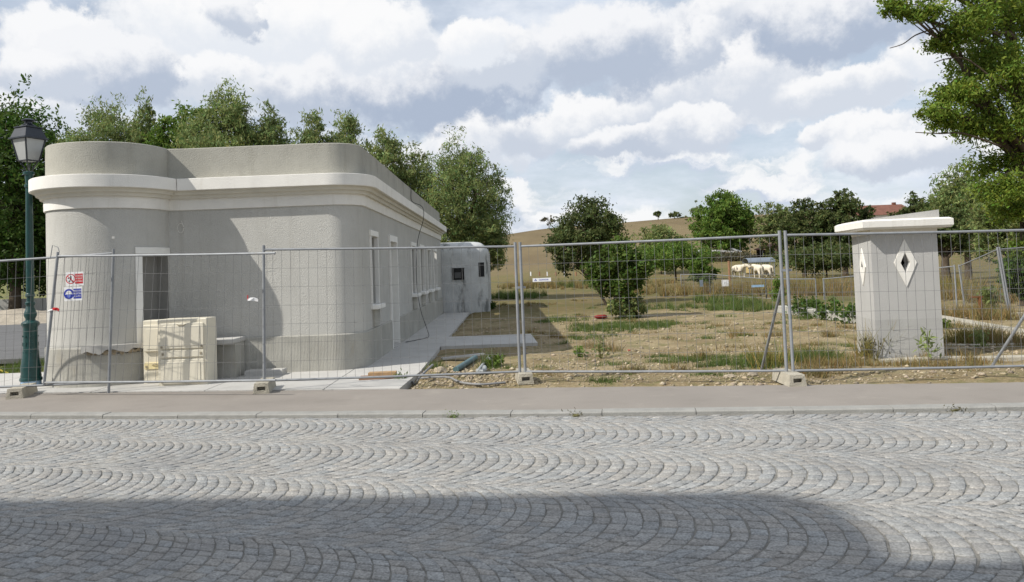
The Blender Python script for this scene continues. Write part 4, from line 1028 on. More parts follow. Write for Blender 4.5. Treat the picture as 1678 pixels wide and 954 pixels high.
# mid-ground shrub and pear tree
sh = Gz(1022, 522)
pxtree('pear_tree', 'dark pear tree leaning over left behind the shrub', 963, 320, 436, 128, 33, 'pear', 26, 7200, .13, 21, basepx=1012, trunk=.11, rel=(.18, .32), cs=.30, up=.5, shell=.3)
pxtree('pear_tree', 'low hanging dark pear bough left of the shrub', 934, 372, 448, 86, 32, 'pear', 10, 3600, .13, 22, basepx=995, trunk=.05, cs=.22, shell=.3)
y0 = sh.y
pxtree('shrub', 'leafy dark green shrub standing on the dirt behind the fence', 1015, 384, 502, 116, y0, 'bushy', 26, 4600, .115, 23, trunk=.04, rel=(.17, .30), cat='shrub', cs=.36, asp=.6, ry=.8, shell=.2, up=.3)
pxtree('shrub', 'low yellowing undergrowth at the foot of the dark shrub', 1025, 485, 527, 72, y0-.1, 'pale', 9, 2200, .09, 24, trunk=.03, cat='shrub', cs=.2, asp=.5)
# trees across the field
GF = 'trees across the field'
pxtree('broadleaf_tree', 'big round dark green tree behind the heap of old boards', 1184, 312, 424, 108, 116, 'mid', 20, 9500, .46, 31, grp=GF, trunk=.3, cs=.16)
pxtree('broadleaf_tree', 'tree with an olive crown right of the round green tree', 1268, 328, 428, 70, 112, 'pale', 12, 4500, .36, 32, grp=GF, trunk=.22, cs=.16)
pxtree('orchard_tree', 'dark orchard tree left of the kiosk with its trunk in shade', 1378, 312, 430, 105, 66, 'pear', 18, 9000, .27, 33, grp=GF, trunk=.22, cs=.16, rel=(.26, .4))
pxtree('orchard_tree', 'orchard tree directly right of the leaning twin posts', 1312, 325, 440, 84, 68, 'pear', 13, 6000, .27, 34, grp=GF, trunk=.18, cs=.16)
pxtree('orchard_tree', 'dark orchard tree seen above the kiosk roof on the right', 1500, 318, 425, 85, 60, 'pear', 12, 5000, .26, 35, grp=GF, trunk=.2, cs=.16)
pxtree('orchard_tree', 'dark trunked orchard tree immediately right of the kiosk', 1545, 345, 420, 90, 40, 'pear', 12, 5000, .19, 36, grp=GF, trunk=.22, cs=.17)
pxtree('willow_tree', 'greyish willow behind the hanging branches at right', 1575, 262, 425, 110, 46, 'willow', 16, 9000, .22, 37, asp=.3, up=.6, cs=.18, grp=GF, trunk=.18)
pxtree('willow_tree', 'lower willow mass at the right edge above the back fence', 1645, 300, 432, 120, 34, 'pale', 16, 9000, .18, 38, asp=.34, up=.4, cs=.18, grp=GF, trunk=.16)
pxtree('bush', 'loose pale bush on the slope right of the pear tree', 1080, 366, 440, 84, 88, 'pale', 13, 4000, .3, 39, grp=GF, trunk=.08, cs=.2, cat='bush')
pxtree('bush', 'light green bush line at the bottom of the slope', 1105, 396, 447, 130, 72, 'mid', 16, 6000, .25, 40, grp=GF, trunk=.08, cs=.2, cat='bush')
pxtree('bush', 'dark bush beside the old boards in the field', 1150, 412, 480, 46, 46, 'mid', 9, 2200, .16, 41, grp=GF, trunk=.05, cs=.2, cat='bush')
pxtree('bush', 'low hanging orchard foliage right of the hay feeder', 1352, 402, 444, 150, 62, 'pear', 18, 6000, .25, 42, grp=GF, trunk=.07, cs=.2, cat='bush')
pxtree('bush', 'brown dead scrub under the old board heap, left half', 1160, 411, 436, 70, 105, 'bare', 12, 2600, .3, 43, grp=GF, trunk=.06, cs=.24, cat='bush')
pxtree('bush', 'brown dead scrub under the old board heap, right half', 1204, 413, 436, 60, 104, 'bare', 12, 2600, .3, 44, grp=GF, trunk=.06, cs=.24, cat='bush')
# skyline trees on the hill: stand on the surface the ray meets
def hilltree(label, px, top, bot, w, kind, leaves, seed, nl=6, grp='small trees on the hill skyline', Y=318, limbs=True, shell=.4, trunk=.16):
    pxtree('hill_tree', label, px, top, bot, w, Y, kind, nl, leaves, .75, seed, trunk=trunk, cs=.24, grp=grp, shell=shell)
hilltree('bare grey tree on the skyline left of the pear tree', 899, 352, 370, 26, 'bare', 330, 51, 5)
hilltree('tiny round tree alone on the skyline', 1078, 346, 358, 13, 'pear', 380, 52, 4)
hilltree('small flat topped tree on the skyline right of the tiny round one', 1105, 347, 358, 24, 'pear', 420, 53, 5)
hilltree('thin upright skyline tree beside the big round tree', 1142, 328, 362, 26, 'pale', 520, 54, 7)
hilltree('low skyline scrub next to the thin upright tree', 1122, 352, 366, 16, 'pale', 300, 55, 4)

# foreground ash tree on the right
def ash():
    Y = 20.0; base = D(1704, 470, Y); base.z = 0
    spots = [(1640, 20, 1.25, 0), (1575, 35, .85, -1), (1515, 12, .55, -1.2), (1462, 10, .42, -1.5), (1490, 28, .38, -1.3), (1545, 70, .45, -.6), (1600, 95, .9, .5), (1660, 110, 1.2, -.5), (1585, 150, .75, -.8), (1548, 160, .55, -.3),
             (1560, 195, .6, -.9), (1530, 180, .38, -1.1), (1610, 190, .85, .6), (1655, 205, 1.0, -.8), (1590, 215, .45, -.4), (1625, 265, .7, .2), (1655, 300, .8, -.7), (1675, 350, .7, -.3), (1690, 60, 1.4, 1.2), (1700, 160, 1.3, .5), (1705, 260, 1.1, .3), (1640, -60, 1.5, .5), (1560, -50, 1.0, -.7), (1500, -50, .8, -.9), (1720, -20, 1.6, 0), (1685, 400, .5, -.2)]
    lb = []
    for px, py, r, dy in spots:
        p = D(px, py, Y+dy)
        for k in range(3):
            a = R.uniform(0, 6.28); u = R.uniform(.2, .55)*r
            lb.append((p.x+u*math.cos(a), p.y+R.uniform(-.4, .4)*r, p.z+.75*u*math.sin(a), r*.62, r*.62, r*.42))
    t = tree('ash_tree', 'large ash tree hanging its leafy branches into the top right corner', base, lb, 72000, .11, 'ash', .20, trunk_h=8.5, asp=.36, up=-.4, cs=.26, clump=24, shell=.3, limb_to=3, seed=77, lean=(-.25, .2))
    tw = MB()
    for pl_ in ([(1640, 0), (1585, 18), (1530, 46), (1500, 58), (1480, 72), (1458, 79)], [(1640, 240), (1580, 219), (1540, 219), (1500, 217)], [(1640, 60), (1560, 20), (1500, 8), (1445, 12)], [(1650, 150), (1590, 100), (1555, 96), (1531, 103)]):
        q = [D(x, y, Y-1.0) for x, y in pl_]; q = smoothpts(q, 4); tw.tube(q, [.028-.02*i/len(q) for i in range(len(q))], 5)
    tw.build('bare_twigs', BARK, t, smooth=True)
ash()
pxtree('ivy_hedge', 'ivy covered dark hedge at the right edge behind the tall back panel', 1672, 415, 492, 70, 22.5, 'ivy', 14, 7000, .10, 61, trunk=.08, cat='hedge', cs=.18, asp=.7)

# ------------------------------------------------------------------ back fences
BF = 'low mesh barriers across the back of the site'
def bpanel(label, f0, t0z, f1, t1z, nv=26, nh=4, lean0=0, lean1=0, grp=BF):
    f0 = Vector(f0); f1 = Vector(f1); f0.z = gz(f0.x, f0.y)-.02; f1.z = gz(f1.x, f1.y)-.02
    return panel(label, f0, (f0.x+lean0, f0.y, t0z), f1, (f1.x+lean1, f1.y, t1z), nv, nh, grp=grp, wr=.0035, pr_=.024)
def bp(px, pyfoot, pytop):
    g_ = G(px, pyfoot); return (g_.x, g_.y, 0), D(px, pytop, g_.y).z
s0 = bp(1117, 480, 449); s1 = bp(1164, 482, 448); s2 = bp(1256, 489, 456); s3 = bp(1338, 493, 456)
bpanel('low mesh barrier at the left end of the back fence line', s0[0], s0[1], s1[0], s1[1], 22)
bpanel('low mesh barrier carrying the white notice, before the hay feeder', s1[0], s1[1], s2[0], s2[1])
bpanel('low mesh barrier behind the leaning twin posts', s2[0], s2[1], s3[0], s3[1])
p5 = D(1565, 434, 22.5); p4 = D(1349, 456, 30)
a = Vector((p4.x, p4.y, p4.z)); b = Vector((p5.x, p5.y, p5.z))
pa, pb = a.lerp(b, .5), b
bpanel('low mesh barrier left of the kiosk over the ivy wall', (a.x, a.y, 0), a.z, (pa.x, pa.y, 0), pa.z)
bpanel('low mesh barrier directly behind the kiosk', (pa.x, pa.y, 0), pa.z, (pb.x-.02, pb.y, 0), pb.z)
f6 = G(1654, 521); t6 = D(1634, 405, f6.y)
f5 = (p5.x+.15, 22.4, 0); 
bpanel('tilted mesh panel climbing from the kiosk to the tall leaning post', f5, p5.z, f6, t6.z, 26, 5, lean0=-.1, lean1=t6.x-f6.x, grp='tall mesh panels at the right rear')
f7 = G(1745, 512); t7 = D(1730, 398, f7.y)
bpanel('tall mesh panel in front of the ivy hedge at the right edge', f6+Vector((.05, 0, 0)), t6.z, f7, t7.z, 26, 5, lean0=t6.x-f6.x, lean1=-.3, grp='tall mesh panels at the right rear')
block('grey fence foot under the leaning rear post at the right edge', (f6.x+.33, f6.y-.1, gz(f6.x, f6.y)), 0.1)
# white notice on the barrier
yn = G(1190, 484).y-.1
t, w, h, mx_ = sign_root('notice_board', 'white square notice on the low barrier near the cattle', D(1183, 469.5, yn), D(1194.5, 469, yn), D(1183, 459, yn))
flat(t, 'plate', [[(0, 0), (w, 0), (w, h), (0, h)]], WHP, -.01, 0); text_mesh('10', h*.55, mat('grey_print', (.4, .4, .4), .6), t, Matrix.Translation((w*.5, h*.5, .002)))
t.matrix_world = mx_
t, w, h, mx_ = sign_root('notice_board', 'grey plate tied to the left end of the low barrier', D(1147, 470, yn+1), D(1152.5, 469.5, yn+1), D(1147, 459, yn+1))
flat(t, 'plate', [[(0, 0), (w, 0), (w, h), (0, h)]], STEELB, -.01, 0); t.matrix_world = mx_
q = G(1253, 489); MBt = MB().box((q.x-.35, q.y-.3, .95-.42), (.5, .05, .09)); tag(MBt.build('plastic_strip', BLUEH), 'pale blue strip hanging on the low barrier beneath the hay feeder', 'strip')
# ivy wall, white beam, foundation strips
wa, wb2 = G(1282, 512), G(1420, 531)
wt = thing('low_wall', 'low white stone wall overgrown with ivy left of the kiosk', 'wall', (wa+wb2)/2)
d = wb2-wa; wc = (wa+wb2)/2
zt_ = D(1330, 493, wc.y).z
mb = MB(); nseg = 14
for i in range(nseg):
    c = wa.lerp(wb2, (i+.5)/nseg); hh = .20+.05*R.random()
    MB().box((c.x, c.y, hh/2-.02), (d.length/nseg-.02, .30+.04*R.random(), hh), rz=math.atan2(d.y, d.x)+R.uniform(-.03, .03), bev=.02).build('stone', mat('white_wall_stone', (.36, .355, .315), .95, .15, 3, .5, 20), wt)
g = np.random.default_rng(91)
lobes = []
for i in range(12):
    c = wa.lerp(wb2, .22+.74*i/11); lobes.append((c.x, c.y-.2+.12*g.normal(), .10+.16*g.random(), .34, .24, .16+.1*g.random()))
tree('ivy', 'dark green ivy spilling over the low white wall', (wc.x, wc.y-.3, 0), lobes, 2400, .085, 'ivy', .02, trunk_h=.3, cs=.25, cat='ivy', limbs=False, seed=92, asp=.8)
def strip(label, pxs, wdt, hgt, mt=CONC, cat='kerb', name='concrete_strip'):
    pts_ = [Gz(*p) for p in pxs]; mb = MB()
    for i, p in enumerate(pts_):
        dd = (pts_[min(i+1, len(pts_)-1)]-pts_[max(i-1, 0)]); nn = Vector((-dd.y, dd.x, 0)).normalized()*wdt/2
        mb.v += [tuple(p-nn+Vector((0, 0, -.1))), tuple(p-nn+Vector((0, 0, hgt))), tuple(p+nn+Vector((0, 0, hgt+.01))), tuple(p+nn+Vector((0, 0, -.1)))]
    for i in range(len(pts_)-1):
        for k in range(3): mb.f.append((4*i+k, 4*i+4+k, 4*i+5+k, 4*i+1+k))
    mb.f += [(0, 1, 2, 3), tuple(len(mb.v)-4+k for k in (3, 2, 1, 0))]
    return tag(mb.build(name, mt), label, cat)
strip('pale concrete edging strip running right behind the kiosk', [(1535, 521), (1562, 526), (1600, 533), (1640, 540), (1700, 551)], .30, .05, BLOCK)
strip('pale concrete footing strip at the base of the kiosk', [(1440, 594), (1500, 592), (1560, 590), (1620, 590), (1700, 588)], .20, .04, BLOCK)
strip('thin broken concrete strip in the dirt right of the kiosk', [(1552, 567), (1600, 567), (1700, 565)], .10, .02, BLOCK)
strip('thin pale strip between the two concrete edgings at right', [(1555, 542), (1600, 542), (1690, 541)], .08, .02, BLOCK)
# rusty stake, poles, field posts
q = Gz(1610, 521); rs = thing('rusty_stake', 'rusty steel stake with a flat top beside the yellow weed', 'stake', q)
MB().tube([(q.x, q.y, -.1), (q.x-.04, q.y, .50)], .05, 8).build('shaft', RUST, rs); MB().box((q.x-.10, q.y, .51), (.26, .08, .03)).build('top_plate', RUST, rs)
q = hit(1090, 452); tag(MB().tube([(q.x, q.y, q.z-.2), (q.x, q.y, D(1090, 423, q.y).z)], .055, 6).build('white_pole', WHP, smooth=True), 'tall white marker pole in the field right of the shrub', 'pole')
for px, kind, wh in ((870, 0, 'left of the pear tree trunk, leftmost of the three white ones'), (884, 1, 'between the leftmost two white posts'), (897, 0, 'middle one of the three white ones'), (911, 1, 'between the rightmost two white posts'), (925, 0, 'rightmost of the three white ones'), (944, 1, 'rightmost, under the pear tree'), (844, 1, 'leftmost, beside the twin galvanised posts')):
    q = hit(px, 452.5); zt_ = q.z+7/F*q.y
    tag(MB().tube([(q.x, q.y, q.z-.2), (q.x, q.y, zt_)], .08 if kind == 0 else .10, 6).build('field_post', WHP if kind == 0 else WOODP), ('white pasture post, ' if kind == 0 else 'brown pasture post, ')+wh, 'post', 'white posts of the pasture fence' if kind == 0 else 'brown posts of the pasture fence')
q = G(1200, 461); tag(MB().tube([(q.x-.2, q.y, -.1), (q.x-.2, q.y, 1.6)], .09, 6).build('field_post', WOODP), 'dark wooden post beside the left cow', 'post')

# ------------------------------------------------------------------ cattle and feeder
def cow(label, px, pyfoot, hpx, rot, head, grp='cream cattle at the feeder', seed=0, hdn=0.0):
    foot = G(px, pyfoot); s = hpx/F*foot.y/1.42
    V = [(-.55, 0, 1.12), (-.78, 0, 1.08), (0, 0, 1.02), (.50, 0, 1.05), (.78, 0, 1.16)]
    rad = [.33, .22, .38, .35, .24]; E_ = [(0, 1), (0, 2), (2, 3), (3, 4)]
    hy = head
    i0 = len(V); V += [(1.02, hy*.25, 1.28-hdn), (1.22, hy*.55, 1.30-hdn*1.5), (1.40, hy*.85, 1.16-hdn*1.6), (1.50, hy*1.0, 1.06-hdn*1.6)]; rad += [.17, .16, .12, .085]; E_ += [(4, i0), (i0, i0+1), (i0+1, i0+2), (i0+2, i0+3)]
    for sy in (-1, 1):
        k = len(V); V += [(1.17, hy*.5+sy*.17, 1.37-hdn*1.5), (1.13, hy*.5+sy*.29, 1.36-hdn*1.5)]; rad += [.05, .035]; E_ += [(i0+1, k), (k, k+1)]
        k = len(V); st = .10*sy
        V += [(.62, sy*.2, .72), (.60+st, sy*.2, .40), (.61+st, sy*.2, .10), (.65+st, sy*.2, .03)]; rad += [.13, .075, .058, .07]; E_ += [(3, k), (k, k+1), (k+1, k+2), (k+2, k+3)]
        k = len(V)
        V += [(-.62, sy*.2, .78), (-.72-st, sy*.2, .48), (-.66-st, sy*.2, .12), (-.62-st, sy*.2, .03)]; rad += [.17, .08, .06, .07]; E_ += [(0, k), (k, k+1), (k+1, k+2), (k+2, k+3)]
    k = len(V); V += [(-.98, 0, 1.05), (-1.02, 0, .6)]; rad += [.04, .05]; E_ += [(1, k), (k, k+1)]
    me = bpy.data.meshes.new('c'); me.from_pydata(V, E_, []); ob = bpy.data.objects.new('c', me); COL.objects.link(ob)
    md = ob.modifiers.new('s', 'SKIN'); sv = me.skin_vertices[0].data
    for i, r in enumerate(rad): sv[i].radius = (r, r); sv[i].use_root = (i == 0)
    ob.modifiers.new('b', 'SUBSURF').levels = 1
    dg = bpy.context.evaluated_depsgraph_get(); dg.update()
    m2 = bpy.data.meshes.new_from_object(ob.evaluated_get(dg)); bpy.data.objects.remove(ob)
    m2.materials.clear(); m2.materials.append(HIDE); m2.polygons.foreach_set('use_smooth', [True]*len(m2.polygons))
    o = bpy.data.objects.new('cow', m2); COL.objects.link(o); o.location = (foot.x, foot.y, gz(foot.x, foot.y)); o.rotation_euler = (0, 0, rot); o.scale = (s, s, s)
    tag(o, label, 'cow', grp)
    for i, nm in ((i0+3, 'muzzle'),):
        b = bmesh.new(); bmesh.ops.create_uvsphere(b, u_segments=10, v_segments=8, radius=.075); 
        for v in b.verts: v.co += Vector(V[i])+Vector((.03, .02*hy, -.02))
        mm = bpy.data.meshes.new(nm); b.to_mesh(mm); b.free(); mm.materials.append(mat('dark_muzzle', (.10, .08, .07), .7)); ch = bpy.data.objects.new(nm, mm); COL.objects.link(ch); ch.parent = o
cow('cream cow standing sideways at the left end of the hay feeder', 1210, 456, 23, math.radians(-70), .35)
cow('cream cow with its rump to the camera, middle of the feeder', 1244, 456.5, 24, math.radians(90), .5)
cow('shaded cream cow behind the right end of the feeder', 1258, 455.5, 23, math.radians(104), -.2, hdn=.2)
q = G(1240, 454); fy = q.y+1.0; x0, x1 = D(1221, 430, fy).x, D(1265, 430, fy).x; ze, zr = D(1240, 430, fy).z, D(1240, 422.5, fy).z
fd = thing('hay_feeder', 'round roofed hay feeder rack with a blue grey sheet roof', 'hay feeder', ((x0+x1)/2, fy, 0))
mb = MB(); k = 12
for i in range(k+1):
    t = PI*i/k
    for xx in (x0, x1):
        for rr in (1.0, .95): mb.v.append((xx, fy-1.0*math.cos(t)*rr, ze+(zr-ze)*math.sin(t)*rr))
for i in range(k):
    b = 4*i; mb.f += [(b, b+2, b+6, b+4), (b+1, b+5, b+7, b+3), (b, b+4, b+5, b+1), (b+2, b+3, b+7, b+6)]
mb.build('roof', STEELB, fd, smooth=30)
for xx in (x0+.1, x1-.1):
    for yy in (-.9, .9): MB().tube([(xx, fy+yy, -.1), (xx, fy+yy, ze+.05)], .05, 6).build('post', GALV, fd)
for yy in (-.9, .9):
    mb = MB()
    for i in range(14): xx = x0+.1+(x1-x0-.2)*i/13; mb.tube([(xx, fy+yy, .25), (xx, fy+yy, 1.35)], .025, 4)
    for z in (.25, .8, 1.35): mb.tube([(x0+.1, fy+yy, z), (x1-.1, fy+yy, z)], .035, 4)
    mb.build('rack', GALV, fd)
rk = MB().box(((x0+x1)/2, fy, .62), (x1-x0-.5, 1.4, .75), bev=.15); rk.build('hay', HAY, fd)
# shed and heap of boards
Ys = 118; xa, xb = D(1250, 420, Ys).x, D(1284, 420, Ys).x
sd = thing('field_shed', 'small open shed with a red lean-to roof behind the feeder', 'shed', ((xa+xb)/2, Ys, 0))
zl, zh = D(1252, 410, Ys).z, D(1278, 397, Ys).z
gzs = gz((xa+xb)/2, Ys)
mb = MB(); mb.add([(xa-.3, Ys-.5, zl), (xb+.3, Ys-.5, zh), (xb+.3, Ys+3, zh+.1), (xa-.3, Ys+3, zl+.1)]+[(xa-.3, Ys-.5, zl+.15), (xb+.3, Ys-.5, zh+.15), (xb+.3, Ys+3, zh+.25), (xa-.3, Ys+3, zl+.25)], [(3, 2, 1, 0), (4, 5, 6, 7), (0, 1, 5, 4), (1, 2, 6, 5), (2, 3, 7, 6), (3, 0, 4, 7)])
mb.build('roof', REDT, sd); MB().box(((xa+xb)/2, Ys+2.9, (zl+gzs)/2), (xb-xa, .1, zl-gzs+.2)).build('wall', mat('shed_boards', (.05, .04, .03), .9), sd)
for xx, zz in ((xa, zl), (xb, zh), ((xa+xb)/2, (zl+zh)/2)): MB().tube([(xx, Ys, gzs-.1), (xx, Ys, zz)], .09, 6).build('post', WOODG, sd)
hp = [((1128, 1152, 411, 417), 'grey board leaning at the left end of the old board heap', WOODG, .3), ((1170, 1208, 408, 417), 'bleached board on top of the old board heap', WOODG, -.1), ((1168, 1196, 413, 416), 'white board across the middle of the heap', WHP, .12), ((1190, 1216, 415, 419), 'white painted plank at the right of the heap', WHP, -.02), ((1132, 1146, 418, 421), 'white board lying low at the left of the heap', WHP, .15), ((1196, 1212, 407, 414), 'grey panel standing at the right back of the heap', WOODG, -.35)]
for i, ((xa, xb, ya, yb), lab, mt_, tl) in enumerate(hp):
    Yh = 109+i*.8; a = D(xa, yb, Yh); b = D(xb, ya, Yh); c = (a+b)/2
    tag(MB().box((c.x, Yh, c.z), (abs(b.x-a.x), 2.2, max(.2, (b.z-a.z)*.4)), mtx=Matrix.Rotation(-tl, 4, 'Y')).build('old_board', mt_), lab, 'board')
mh = MB(); hx0, hx1 = D(1126, 420, 111).x, D(1220, 420, 111).x; gx = (hx0+hx1)/2
for i in range(9):
    for j in range(4):
        mh.v.append((hx0+(hx1-hx0)*i/8, 105+4*j, gz(gx, 105+4*j)-.1+(.0, 1.0, 1.1, .0)[j]*(.35+.65*math.sin(PI*(i+.5)/9))*(.8+.4*R.random())))
for i in range(8):
    for j in range(3): mh.f.append((i*4+j, i*4+4+j, i*4+5+j, i*4+1+j))
tag(mh.build('scrub_mound', mat('scrub_mound', (.16, .12, .06), .95, .35, 1.5, .8, 6)), 'brown scrubby mound carrying the old boards', 'mound')
# red tiled roof on the rise
Yb = 150; xa, xb = D(1405, 352, Yb).x, D(1500, 352, Yb).x; zr = D(1450, 333, Yb).z; ze = D(1450, 352, Yb).z
fh = thing('farmhouse', 'red tiled farmhouse roof showing above the orchard trees', 'house', ((xa+xb)/2, Yb, gz(xa, Yb)))
mb = MB(); mb.add([(xa-.4, Yb-.4, ze), (xb+.4, Yb-.4, ze), (xb, Yb+5, zr), (xa, Yb+5, zr), (xa-.4, Yb+10.4, ze), (xb+.4, Yb+10.4, ze)], [(0, 1, 2, 3), (3, 2, 5, 4), (0, 3, 4), (1, 5, 2), (0, 4, 5, 1)])
rf_ = mb.build('roof', REDT, fh); MB().box(((xa+xb)/2+4, Yb+5, zr+.05), (.6, .6, .7)).build('chimney', REDT, rf_)
MB().box(((xa+xb)/2, Yb+5, (ze+gz(xa, Yb))/2-.3), (xb-xa, 9.8, ze-gz(xa, Yb)+.6)).build('wall', WHITE, fh)

# ------------------------------------------------------------------ left background: parking, heap, low wall
def quadsheet(name, poly, z, mt, kind='structure'):
    return MB().prism(poly, z-.1, z).build(name, mt, kind=kind)
quadsheet('parking_lot', [(-60, 18.2), (-8.1, 17.6), (-8.1, 34), (-60, 34)], .03, ASPH)
quadsheet('back_road', [(-80, 40.5), (-8.5, 40.5), (-8.5, 49), (-80, 49)], .03, ASPH)
mb = MB(); nx_, ny_ = 44, 14
for j in range(ny_):
    for i in range(nx_):
        x = -36+26*i/(nx_-1); y = 33.5+6.5*j/(ny_-1); e_ = math.sin(PI*j/(ny_-1))*math.sin(PI*i/(nx_-1))**.3
        mb.v.append((x, y, -.05+e_*(.45+.35*mnoise.fractal(Vector((x*.6, y*.6, 1)), 1, 2, 5))))
for j in range(ny_-1):
    for i in range(nx_-1): mb.f.append((j*nx_+i, j*nx_+i+1, j*nx_+nx_+i+1, j*nx_+nx_+i))
tag(mb.build('gravel_heap', GRAV, smooth=True), 'low spread heap of pale gravel beyond the parking area left of the lamp', 'gravel heap')
lw = thing('low_wall', 'low grey concrete wall beyond the back road at the left', 'wall', (-35, 50.5, 0))
zt_ = D(20, 489, 50.5).z
for i in range(14): MB().box((-58+3.6*i+1.8, 50.5, zt_/2-.05), (3.56, .28, zt_), bev=.02).build('concrete_panel', LOWW, lw)
tag(MB().tube(smoothpts([G(-30, 513, .15), G(5, 514, .18), G(25, 513, .15), G(45, 512, .13), G(60, 513, .1)], 4), .10, 6).build('hose', mat('blue_hose', (.03, .05, .10), .6), smooth=True), 'dark blue hose lying across the gravel left of the lamp', 'hose')

# ------------------------------------------------------------------ grass, weeds, rubble
def blades(P, H, width, g, lean=.35, tn=(.7, 1.3)):
    n = len(P); a = g.uniform(0, 2*PI, n); w = np.stack([np.cos(a), np.sin(a), np.zeros(n)], 1)*(width*(.6+.8*g.random(n)))[:, None]
    l = g.normal(size=(n, 3))*lean; l[:, 2] = 1; l *= (H*(.45+.75*g.random(n)))[:, None]
    v = np.stack([P-w/2, P+w/2, P+l], 1).reshape(-1, 3); f = np.arange(3*n).reshape(-1, 3)
    b = tn[0]+(tn[1]-tn[0])*g.random(n); h = 1+.15*g.normal(size=n)
    return v, f, np.stack([b*h, b, b*.9], 1)
def scatter_ellipse(cx, cy, rx, ry, n, g, pw=.6):
    a = g.uniform(0, 2*PI, n); r = g.random(n)**pw; x = cx+rx*r*np.cos(a); y = cy+ry*r*np.sin(a)
    return x, y
def grass(name, patches, mt, width, seed, kind='stuff'):
    g = np.random.default_rng(seed); VV = []; FF = []; TT = []; o = 0
    for (px, py, rpx, ry, n, H) in patches:
        c = G(px, py); rx = rpx/F*c.y
        # broken into sub-tufts for an uneven outline
        k = max(1, n//26); tx, ty = scatter_ellipse(c.x, c.y, rx, ry, k, g)
        x = np.repeat(tx, 26)+g.normal(size=k*26)*.07*max(1, rx*.25); y = np.repeat(ty, 26)+g.normal(size=k*26)*.06*max(1, rx*.25)
        z = np.array([gz(a, b) for a, b in zip(tx, ty)]); z = np.repeat(z, 26)-.015
        keep = np.array([b > backY(a)+.03 and not (a < -1.40 and b < 31 and a > -8) for a, b in zip(x, y)])
        Pp = np.stack([x, y, z], 1)[keep]
        v, f, t = blades(Pp, np.full(len(Pp), H)*np.repeat(.5+g.random(k), 26)[keep], width*max(1, c.y/14), g)
        VV.append(v); FF.append(f+o); TT.append(t); o += len(v)
    return raw(name, np.vstack(VV), np.vstack(FF), mt, tint=np.vstack(TT), kind=kind)
grass('green_grass', [(1010, 537, 85, 1.6, 5200, .12), (920, 525, 45, 1.0, 1500, .10), (1080, 531, 40, .5, 1600, .10), (975, 552, 45, .7, 1100, .08), (1130, 590, 70, .35, 1500, .09), (1200, 597, 55, .3, 1300, .14), (1080, 583, 22, .2, 450, .08), (1225, 585, 60, .2, 700, .08),
       (1000, 598, 40, .14, 450, .06), (985, 626, 35, .10, 420, .07), (1165, 614, 32, .12, 500, .06), (1330, 590, 60, .4, 1500, .20), (1250, 602, 40, .25, 700, .16), (1120, 505, 60, 1.8, 900, .25), (1210, 505, 60, 2.0, 2600, .22), (1190, 495, 50, 2.5, 1500, .3), (960, 470, 45, 2.2, 1300, .55), (845, 487, 55, 3., 2200, .35), (765, 508, 16, .5, 420, .3), (820, 603, 20, .15, 300, .08), (715, 602, 20, .2, 260, .12),
       *[(R.uniform(880, 1420), R.uniform(500, 612), R.uniform(6, 26), R.uniform(.1, .35), 130, R.uniform(.04, .09)) for _ in range(46)], (20, 600, 60, 1.5, 2600, .14), (800, 598, 12, .12, 260, .25), (1345, 520, 60, .6, 700, .15), (30, 480, 60, 1.5, 1500, .5)], GRASSM, .009, 201)
dry = [*[(R.uniform(860, 1640), R.uniform(492, 612), R.uniform(8, 35), R.uniform(.1, .5), 182, R.uniform(.06, .16)) for _ in range(60)], (870, 470, 60, 8, 1800, .45), (1000, 468, 120, 10, 3000, .45), (1130, 480, 100, 6, 3500, .45), (1280, 478, 120, 7, 4200, .5), (1360, 480, 60, 5, 2600, .55), (1575, 490, 60, 4, 3500, .45), (1600, 520, 50, 1.5, 1800, .35), (1360, 600, 70, .4, 800, .16), (1440, 598, 60, .2, 500, .13), (1560, 596, 100, .3, 800, .15), (1640, 560, 60, .8, 1200, .25), (1480, 470, 90, 9, 2000, .5), (1240, 440, 200, 10, 2000, .4), (1180, 432, 70, 4, 1600, .8), (1330, 612, 50, .15, 500, .12), (870, 500, 60, 2, 700, .12), (1180, 540, 120, 3, 500, .08)]
grass('dry_grass', dry, DRYG, .010, 202)
grass('yellow_weeds', [(20, 478, 110, 1.2, 4200, 1.3), (1310, 480, 60, 3, 900, .6), (1560, 480, 50, 4, 900, .55), (1250, 600, 30, .2, 350, .35), (1440, 585, 30, .15, 420, .45), (1590, 560, 60, .6, 700, .3)], WEEDY, .014, 203)
